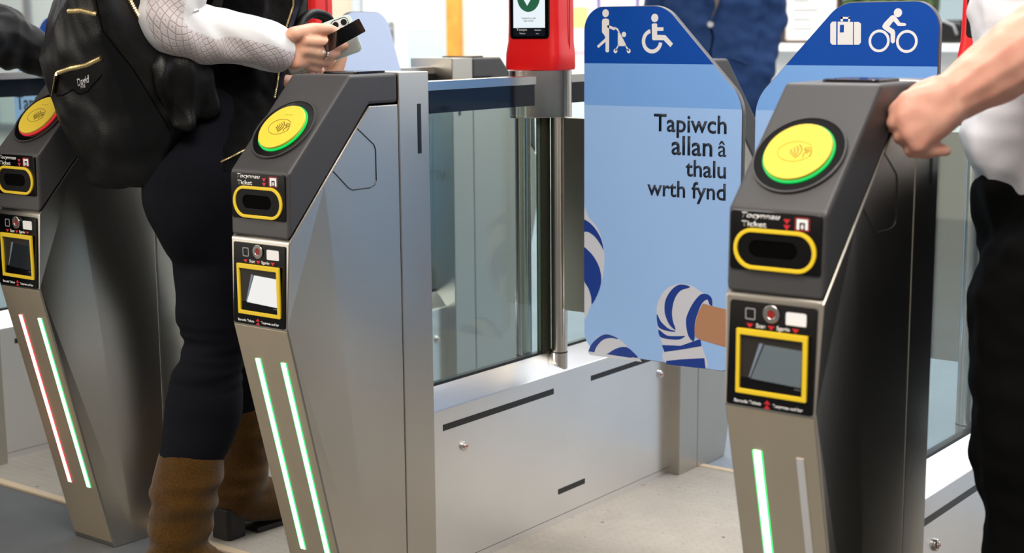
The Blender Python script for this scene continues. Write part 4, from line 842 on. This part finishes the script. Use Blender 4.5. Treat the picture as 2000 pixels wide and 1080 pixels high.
boot([(lr[5][0], lr[5][1], .262), lr[6], lr[7], lr[8]], [.066, .067, .065, .060], [lr[8], (-.215, .06, .06), (-.17, .115, .036), (-.125, .165, .032)], [.06, .05, .034, .03], (-.24, .03))
boot([(-.42, .385, .27), (-.42, .385, .17), (-.42, .36, .095)], [.062, .058, .052], [(-.42, .36, .095), (-.418, .40, .075), (-.412, .47, .05), (-.408, .53, .036)], [.056, .052, .047, .038], (-.42, .335))
bm = bmesh.new()
# --- backpack (worn, so a thing of its own)
bag = empty('backpack', (-.33, .0, .82)); tag(bag, 'black leather backpack with gold zips worn on the back of the woman with the phone', 'backpack')
def badd(o): return rel(o, bag)
A1, A2, A3 = (-.47, .02, 1.155), (-.47, -.03, 1.06), (-.45, .045, .83)
S0, S1, S2, S3 = (-.20, -.115, 1.22), (-.19, -.105, 1.11), (-.19, -.045, 1.04), (-.19, .03, .925)
F0, F1, F2 = (-.19, .05, 1.22), (-.19, .09, 1.07), (-.19, .115, .972)
Bm = (-.26, .045, .838); Bl = (-.36, .03, .825)
K0, K1 = (-.47, .09, 1.19), (-.45, .09, .87)
main = [[(A1, .025), (A2, .02), (S0, .02), (S1, .018), (F0, .02), (F1, .018), (K0, .02), ((-.33, -.03, 1.22), .03)],
        [(A2, .02), (A3, .022), (S1, .018), (S2, .018), (S3, .016), (F1, .018), (F2, .016), (Bm, .018), (Bl, .02), (K0, .02), (K1, .02)]]
bg = badd(blob('main_bag', main, M['leather'], None, .006, 4, [(.012, (9, 9, 9)), (.005, (26, 26, 20))]))
bt = bvh(bg)
sp_ = [[((-.180, .035, 1.07), .012), ((-.178, -.02, 1.045), .012), ((-.178, .03, .94), .012), ((-.168, .112, .968), .014), ((-.168, .085, 1.05), .014), ((-.165, .05, .945), .016)]]
sp = badd(blob('side_pocket', sp_, M['leather'], None, .004, 3, [(.02, (14, 30, 12))]))
badd(zipper('top_zip', bt, K['top'], None, .0048, .001, BDIR))
badd(zipper('side_zip', bt, K['side'], None, .005, .001, BDIR))
badd(zipper('pocket_zip', bt, K['zip'], None, .0046, .001, BDIR))
# zip pull, pocket flap line, maker's lettering
L = lay_line(bt, K['pull'], .004, 3, BDIR)
bm = bmesh.new(); add_tube(bm, L[:3], [(.006, .003)]*3, 8); add_tube(bm, L[2:], [(.0048, .002)]*len(L[2:]), 8)
badd(obj('zip_pull', bm, M['gold'], None, 0, 40))
for nm, pts in (('flap_seam', K['flap']), ('edge_seam', K['edge'])):
    bm = bmesh.new(); add_tube(bm, lay_line(bt, pts, .0002, 8, BDIR), .0012, 6); badd(obj(nm, bm, M['void'], None))
def bag_text(s, p0, p1, name):
    o = text(name, s, M['white_ink'], None, 0, 1, 0, 0, .01)
    p0, p1 = Vector(p0), Vector(p1); ex = p1-p0; ez = Vector((0, 0, 1))*ex.length*.8
    for v in o.data.vertices:
        q = p0+ex*v.co.x+ez*v.co.z
        h = bt.ray_cast(q+BDIR*.5, -BDIR)
        if h[0] is not None: v.co = h[0]+h[1]*.0012
    return badd(o)
bag_text('David', K['txt'][0], K['txt'][1], 'maker_lettering'); bag_text('PARIS', K['txt'][2], K['txt'][3], 'maker_lettering')
bm = bmesh.new(); L = [(-.17, .06, 1.25), (-.155, .12, 1.40), (-.15, .19, 1.44), (-.15, .21, 1.36)]+lay_line(gt, K['strap'], .004, 3); L = bez(L, 4); add_tube(bm, L, [(.003, .017)]*len(L), 12); badd(obj('shoulder_strap', bm, mat('strap_webbing', (40, 40, 44), .6), None, 0, 60))
bm = bmesh.new(); L = bez([(-.44, .06, 1.25), (-.475, .17, 1.42), (-.47, .30, 1.40), (-.475, .38, 1.24)], 8); add_tube(bm, L, [(.003, .017)]*len(L), 12); badd(obj('shoulder_strap', bm, mat('strap_webbing', (40, 40, 44), .6), None, 0, 60))
# --- phone and card
TR, BR, BL = [Vector(q) for q in j['phone']]
ux = (BR-BL).normalized(); uy = (TR-BR).normalized(); uy = (uy-ux*uy.dot(ux)).normalized(); uz = ux.cross(uy)
ph = empty('phone', tuple((TR+BL)/2)); ph.matrix_world = Matrix(((ux.x, uy.x, uz.x, ph.location.x), (ux.y, uy.y, uz.y, ph.location.y), (ux.z, uy.z, uz.z, ph.location.z), (0, 0, 0, 1)))
tag(ph, 'white phone in a clear case held by the woman, back camera showing', 'phone')
def loc_prism(name, outline, z0, z1, m, root, bev=.001):
    bm = bmesh.new(); add_prism(bm, outline, 'z', z0, z1); return obj(name, bm, m, root, bev)
Lx, Ly = .0755, .0385
loc_prism('case', rrect(-Lx, Lx, -Ly, Ly, .011), -.005, .0035, mat('clear_case', (206, 222, 216), .15), ph, .002)
loc_prism('back_panel', rrect(-Lx+.003, Lx-.003, -Ly+.003, Ly-.003, .009), .0030, .0042, mat('white_phone_back', (222, 232, 230), .2), ph)
cb = loc_prism('camera_bump', rrect(Lx-.042, Lx-.008, Ly-.023, Ly-.004, .0075), .0038, .0062, mat('silver_camera_plate', (214, 218, 222), .3, .3), ph)
bm = bmesh.new(); add_frame(bm, rrect(-.0175, .0175, -.0098, .0098, .008), rrect(-.0165, .0165, -.0088, .0088, .0072), 0, .001)
for v in bm.verts: v.co = Vector((v.co.x+Lx-.025, v.co.z+Ly-.0135, .0060+v.co.y))
obj('bump_rim', bm, M['black'], ph)
for x in (Lx-.0335, Lx-.0165):
    bm = bmesh.new(); add_disc(bm, (x, Ly-.0135, .006), (0, 0, 1), (1, 0, 0), 0, .006, .002, 28); obj('camera_lens', bm, M['gloss_black'], ph, 0, 60)
C0, C1, C2 = [Vector(q) for q in j['card']]
cx_ = (C1-C2).normalized(); cy_ = ((C0-C1)-cx_*(C0-C1).dot(cx_)).normalized(); view = (Vector((2.0157, -1.7898, 1.1123))-C1).normalized()
cy_ = (cy_*.56-view*.83); cy_ = (cy_-cx_*cy_.dot(cx_)).normalized(); cz_ = cx_.cross(cy_)
cc = C1-cx_*.0428+cy_*.027
cd = empty('bank_card', tuple(cc)); cd.matrix_world = Matrix(((cx_.x, cy_.x, cz_.x, cc.x), (cx_.y, cy_.y, cz_.y, cc.y), (cx_.z, cy_.z, cz_.z, cc.z), (0, 0, 0, 1)))
tag(cd, 'plain black card pinched between thumb and fingers in front of the phone', 'card')
loc_prism('card', rrect(-.0428, .0428, -.027, .027, .003), -.0005, .0005, M['gloss_black'], cd, 0)
bm = bmesh.new(); L = bez([(-.20, .27, 1.05), (-.19, .285, 1.10)]+j['strapL']+[(-.17, .42, 1.09), (-.2, .40, 1.05)], 8); add_tube(bm, L, [(.009, .013)]*len(L), 12)
o = obj('bag_handle', bm, M['leather'], None, 0, 60); tag(o, 'curved black leather handle looped behind the hand holding the phone', 'handle')

# --- man at the right edge
mb = empty('person', (1.33, .50, 0)); tag(mb, 'man at right edge in white shirt and black trousers, bare forearm reaching towards the gate', 'person')
def madd(o): return rel(o, mb)
fb = Vector((-.62, -.78, 0)); rb = Vector((.78, -.62, 0))
B = j['B_body']; fo = j['B_fore']; pa = j['B_palm']
hb = [[(B[0], .11), (B[2], .10)], [(B[2], .10), (B[4], .11)], [(B[4], .11), (B[5], .105)]]
hb += [[((1.30, .56, 1.3), .1), ((1.30, .57, 1.4), (.12, .12, .05))]]+chain([(1.30, .57, 1.42), (1.295, .56, 1.5)], [.06, .055])+head_hulls((1.275, .54, 1.6), fb, 1.05)
hb += chain([B[5]]+j['B_legN']+[(1.31, .27, .03)], [.1, .085, .07, .055, .045, .04, .028]) + chain([B[5]]+j['B_legF']+[(1.30, .48, .03)], [.1, .085, .06, .05, .045, .028])
el_b = Vector(j['B_elbow'][0])
hb += chain([(1.36, .47, 1.38), tuple(el_b)], [.058, .05]) + chain([tuple(el_b), fo[0], fo[1], fo[2], fo[3]], [.052, .056, .054, .045, .036])
hb += [[(fo[3], .034), (pa[0], (.026, .026, .03)), (pa[1], .028)], [(pa[0], .026), (pa[1], .028), (pa[2], .015), (pa[3], .016)], [(pa[1], .028), (pa[3], .016), (pa[4], .015), (pa[5], .014)]]
ftip = j['B_f2']
for m_, a_, b_, r_ in ((pa[2], j['B_f'][0], ftip[0], .0125), (pa[3], j['B_f'][1], ftip[1], .0125), (pa[4], j['B_f'][2], ftip[2], .0118)):
    hb += chain([m_, a_, b_, tuple(Vector(b_)+Vector((.03, -.004, .002)))], [r_+.002, r_, r_-.001, r_-.003])
hb += chain([pa[5], j['B_f'][3], tuple(Vector(j['B_tip'][2])+Vector((-.006, .012, -.004))), j['B_tip'][2], j['B_tip'][3]], [.013, .0115, .0108, .0105, .009])
hb += chain([tuple(Vector(pa[0])+Vector((-.01, .02, .005))), j['B_thumb'][0], j['B_thumb'][1], j['B_thumb'][2]], [.017, .014, .0125, .0105])
madd(blob('body', hb, M['skin2'], None, .0036, 5, [(.0025, (40, 40, 40))]))
madd(blob('hair', [[((1.285, .555, 1.645), (.088, .088, .08)), ((1.31, .585, 1.6), .075)]], M['hair'], None, .008, 3, [(.006, (50, 50, 50))]))
# shirt and trousers
bl = [[(B[0], (.14, .14, .05)), (B[1], (.135, .135, .05))], [(B[1], (.135, .135, .05)), (B[3], (.128, .128, .05))], [(B[3], (.128, .128, .05)), (tuple(Vector(B[4])+Vector((.0, 0, .02))), (.118, .118, .03))], [(B[0], (.14, .14, .05)), ((1.31, .57, 1.4), (.13, .13, .05))]]
bl += chain([(1.35, .5, 1.38), tuple(el_b.lerp(Vector((1.35, .5, 1.38)), .38))], [.085, .075])
madd(blob('shirt', bl, M['shirt'], None, .006, 5, [(.02, (8, 8, 16)), (.008, (20, 20, 34))]))
tr = [[(tuple(Vector(B[4])+Vector((.008, .0, .03))), (.126, .126, .03)), (B[5], (.125, .125, .05))], [(B[5], (.125, .125, .05)), (j['B_legN'][0], .105)], [(B[5], (.12, .12, .05)), (j['B_legF'][0], .105)]]
tr += chain(j['B_legN'], [.105, .088, .082, .07, .062]) + chain(j['B_legF'], [.1, .08, .07, .062])
madd(blob('trousers', tr, M['trouser'], None, .007, 5, [(.016, (8, 8, 12)), (.006, (20, 20, 30))]))
for f, yy in ((j['B_legN'][-1], 0), (j['B_legF'][-1], 0)):
    x, y = f[0], f[1]
    madd(blob('shoe', [[((x, y, .055), .045), ((x-.02, y-.03, .04), (.042, .042, .03))], [((x-.02, y-.03, .04), (.042, .042, .03)), ((x-.11, y-.14, .034), (.036, .036, .024))]], M['heel'], None, .006, 3))
c0 = Vector(j['B_f'][1]).lerp(Vector(pa[4]), .1)+Vector((0, 0, -.004)); ax = (Vector(j['B_f'][1])-Vector(ftip[1])).normalized()
bm = bmesh.new(); add_disc(bm, Vector(j['B_f'][1]).lerp(Vector(ftip[1]), .3), ax, ax.orthogonal(), .0118, .0138, .005, 28); madd(obj('ring', bm, M['gold'], None, .0006, 60))

# --- man in the blue blazer, far side of the gates
mc = empty('person', (-1.31, 3.95, 0)); tag(mc, 'man in buttoned blue blazer and dark trousers standing beyond the gates', 'person')
def cadd(o): return rel(o, mc)
C = [Vector(q) for q in j['C']]; f3 = Vector((.5, -.866, 0)); r3 = Vector((.866, .5, 0))
cen = C[2].copy()
def ell(c, wx, wy, wz): return (tuple(c), wx, wy, wz)
def place(local):
    """(right, forward, up) from the middle of the body to the room"""
    return tuple(Vector((-1.315, 3.98, 0))+r3*local[0]+f3*local[1]+Vector((0, 0, local[2])))
hc = [[(place((0, 0, .95)), .12), (place((0, 0, 1.4)), .12)], [(place((-.17, 0, 1.45)), .06), (place((.17, 0, 1.45)), .06)]]+chain([place((0, 0, 1.48)), place((0, .01, 1.58))], [.06, .055])+head_hulls(place((0, .03, 1.68)), f3, 1.05)
for s in (-1, 1): hc += chain([place((s*.09, 0, .9)), place((s*.1, .01, .5)), place((s*.1, 0, .07)), place((s*.11, .14, .035))], [.09, .06, .045, .035])+chain([place((s*.2, 0, 1.43)), place((s*.25, -.02, 1.15)), place((s*.21, .05, .95)), place((s*.19, .03, .92))], [.055, .045, .032, .03])
cadd(blob('body', hc, M['skin'], None, .008, 4)); cadd(blob('hair', [[(place((0, .01, 1.74)), .09), (place((0, -.03, 1.68)), .085)]], M['hair'], None, .009, 3))
def flatblob(name, hulls, m, vox, wr):
    return cadd(blob(name, hulls, m, None, vox, 5, wr))
bz = [[(place((-.12, 0, .83)), .14), (place((.12, 0, .83)), .14), (place((-.10, .02, 1.12)), .115), (place((.10, .02, 1.12)), .115)], [(place((-.10, .02, 1.12)), .115), (place((.10, .02, 1.12)), .115), (place((-.13, 0, 1.38)), .11), (place((.13, 0, 1.38)), .11)], [(place((-.18, 0, 1.44)), .07), (place((.18, 0, 1.44)), .07)]]
for s in (-1, 1): bz += chain([place((s*.2, 0, 1.42)), place((s*.255, -.02, 1.15)), place((s*.215, .06, .92))], [.075, .065, .052])
bzo = flatblob('blazer', bz, M['blazer'], .008, [(.02, (7, 7, 9)), (.01, (18, 18, 22))]); zt = bvh(bzo)
bm = bmesh.new(); q = zt.find_nearest(Vector(place((.0, .2, 1.13)))); add_disc(bm, q[0]-q[1]*.001, f3, r3, 0, .013, .006, 20); cadd(obj('blazer_button', bm, mat('pale_button', (190, 186, 184), .4), None))
bm = bmesh.new(); add_tube(bm, snap_line(zt, [place((-.005, .2, 1.12)), place((.0, .2, .95)), place((-.03, .2, .82))], 0, 6), .004, 6); cadd(obj('front_opening', bm, M['void'], None))
bm = bmesh.new(); P = [place((-.055, .2, 1.4)), place((.055, .2, 1.4)), place((.0, .2, 1.15))]; V = []
for k in range(13):
    t = k/12; a_ = Vector(P[0]).lerp(Vector(P[2]), t); b_ = Vector(P[1]).lerp(Vector(P[2]), t); row = []
    for i in range(5): h = zt.find_nearest(a_.lerp(b_, i/4)); row.append(bm.verts.new(h[0]+h[1]*.003))
    V.append(row)
for k in range(12):
    for i in range(4): bm.faces.new([V[k][i], V[k][i+1], V[k+1][i+1], V[k+1][i]])
o = obj('jumper', bm, mat('grey_brown_knit', (112, 98, 92), .85), None, 0, 60); o.modifiers.new('s', 'SOLIDIFY').thickness = .004; cadd(o)
for s in (-1, 1):
    bm = bmesh.new(); add_tube(bm, snap_line(zt, [place((s*.06, .2, 1.4)), place((s*.07, .2, 1.28)), place((0, .2, 1.14))], .002, 8), [(.003, .008)]*17, 8); cadd(obj('lapel', bm, M['blazer'], None, 0, 60))
    bm = bmesh.new(); add_tube(bm, snap_line(zt, [place((s*.08, .2, .96)), place((s*.16, .18, .94))], .001, 6), .006, 8); cadd(obj('pocket_edge', bm, M['blazer'], None, 0, 60))
tc_ = [[(place((-.07, 0, .9)), .11), (place((.07, 0, .9)), .11)]]
for s in (-1, 1): tc_ += chain([place((s*.09, 0, .88)), place((s*.1, .01, .5)), place((s*.1, 0, .08))], [.105, .082, .07])
flatblob('trousers', tc_, M['trouser'], .009, [(.012, (8, 8, 10))])
for s in (-1, 1): flatblob('shoe', [[(place((s*.1, -.02, .05)), .045), (place((s*.115, .16, .035)), (.04, .04, .025))]], M['heel'], .008, None)

# --- traveller at the left edge, mostly outside the photograph
md = empty('person', (-1.05, -.2, 0)); tag(md, 'person at left edge, only a black jacket sleeve reaching in', 'person')
def dadd(o): return rel(o, md)
da = j['D_arm']; cd_ = Vector((-1.1, -.2, 0))
Q = lambda x, y, z: tuple(cd_+Vector((x, y, z)))
hd = [[(Q(0, 0, .9), (.12, .09, .08)), (Q(0, .03, 1.32), (.12, .08, .08))], [(Q(-.14, .03, 1.40), .04), (Q(.14, .03, 1.40), .04)]]+chain([Q(0, .04, 1.45), Q(0, .06, 1.53)], [.055, .05])+head_hulls(Q(0, .09, 1.62), (0, 1, 0))
for s in (-1, 1): hd += chain([Q(s*.09, 0, .88), Q(s*.09, .02, .48), Q(s*.09, -.02, .07), Q(s*.1, .12, .035)], [.09, .058, .045, .034])
hd += chain([Q(.18, .03, 1.4), Q(.17, .16, 1.17), da[1], da[3], (-.99, .40, 1.04), (-.985, .45, 1.03)], [.055, .048, .042, .034, .03, .018])
hd += chain([Q(-.18, .03, 1.4), Q(-.22, 0, 1.1), Q(-.2, .1, .86)], [.055, .042, .03])
dadd(blob('body', hd, M['skin'], None, .008, 4)); dadd(blob('hair', [[(Q(0, .07, 1.68), .09), (Q(0, .04, 1.6), .085)]], M['hair'], None, .009, 3))
jd = [[(Q(0, 0, .86), (.19, .14, .06)), (Q(0, .03, 1.3), (.19, .14, .1))], [(Q(-.16, .03, 1.41), .08), (Q(.16, .03, 1.41), .08), (Q(0, .03, 1.3), (.18, .13, .1))]]
jd += chain([Q(.18, .03, 1.38), Q(.165, .16, 1.17)], [.085, .075])+chain([Q(.165, .16, 1.17), da[1], da[2], da[3]], [.075, .07, .056, .05])+chain([Q(-.18, .03, 1.38), Q(-.23, 0, 1.1), Q(-.21, .08, .9)], [.085, .07, .055])
dadd(blob('jacket', jd, M['coat'], None, .007, 5, [(.02, (9, 12, 9)), (.008, (24, 30, 24))]))
td = [[(Q(-.06, 0, .85), .125), (Q(.06, 0, .85), .125)]]
for s in (-1, 1): td += chain([Q(s*.09, 0, .84), Q(s*.09, .02, .48), Q(s*.09, -.02, .09)], [.1, .08, .065])
dadd(blob('trousers', td, M['trouser'], None, .009, 4))
for s in (-1, 1): dadd(blob('shoe', [[(Q(s*.09, -.03, .05), .045), (Q(s*.1, .14, .035), (.04, .04, .025))]], M['heel'], None, .008, 3))
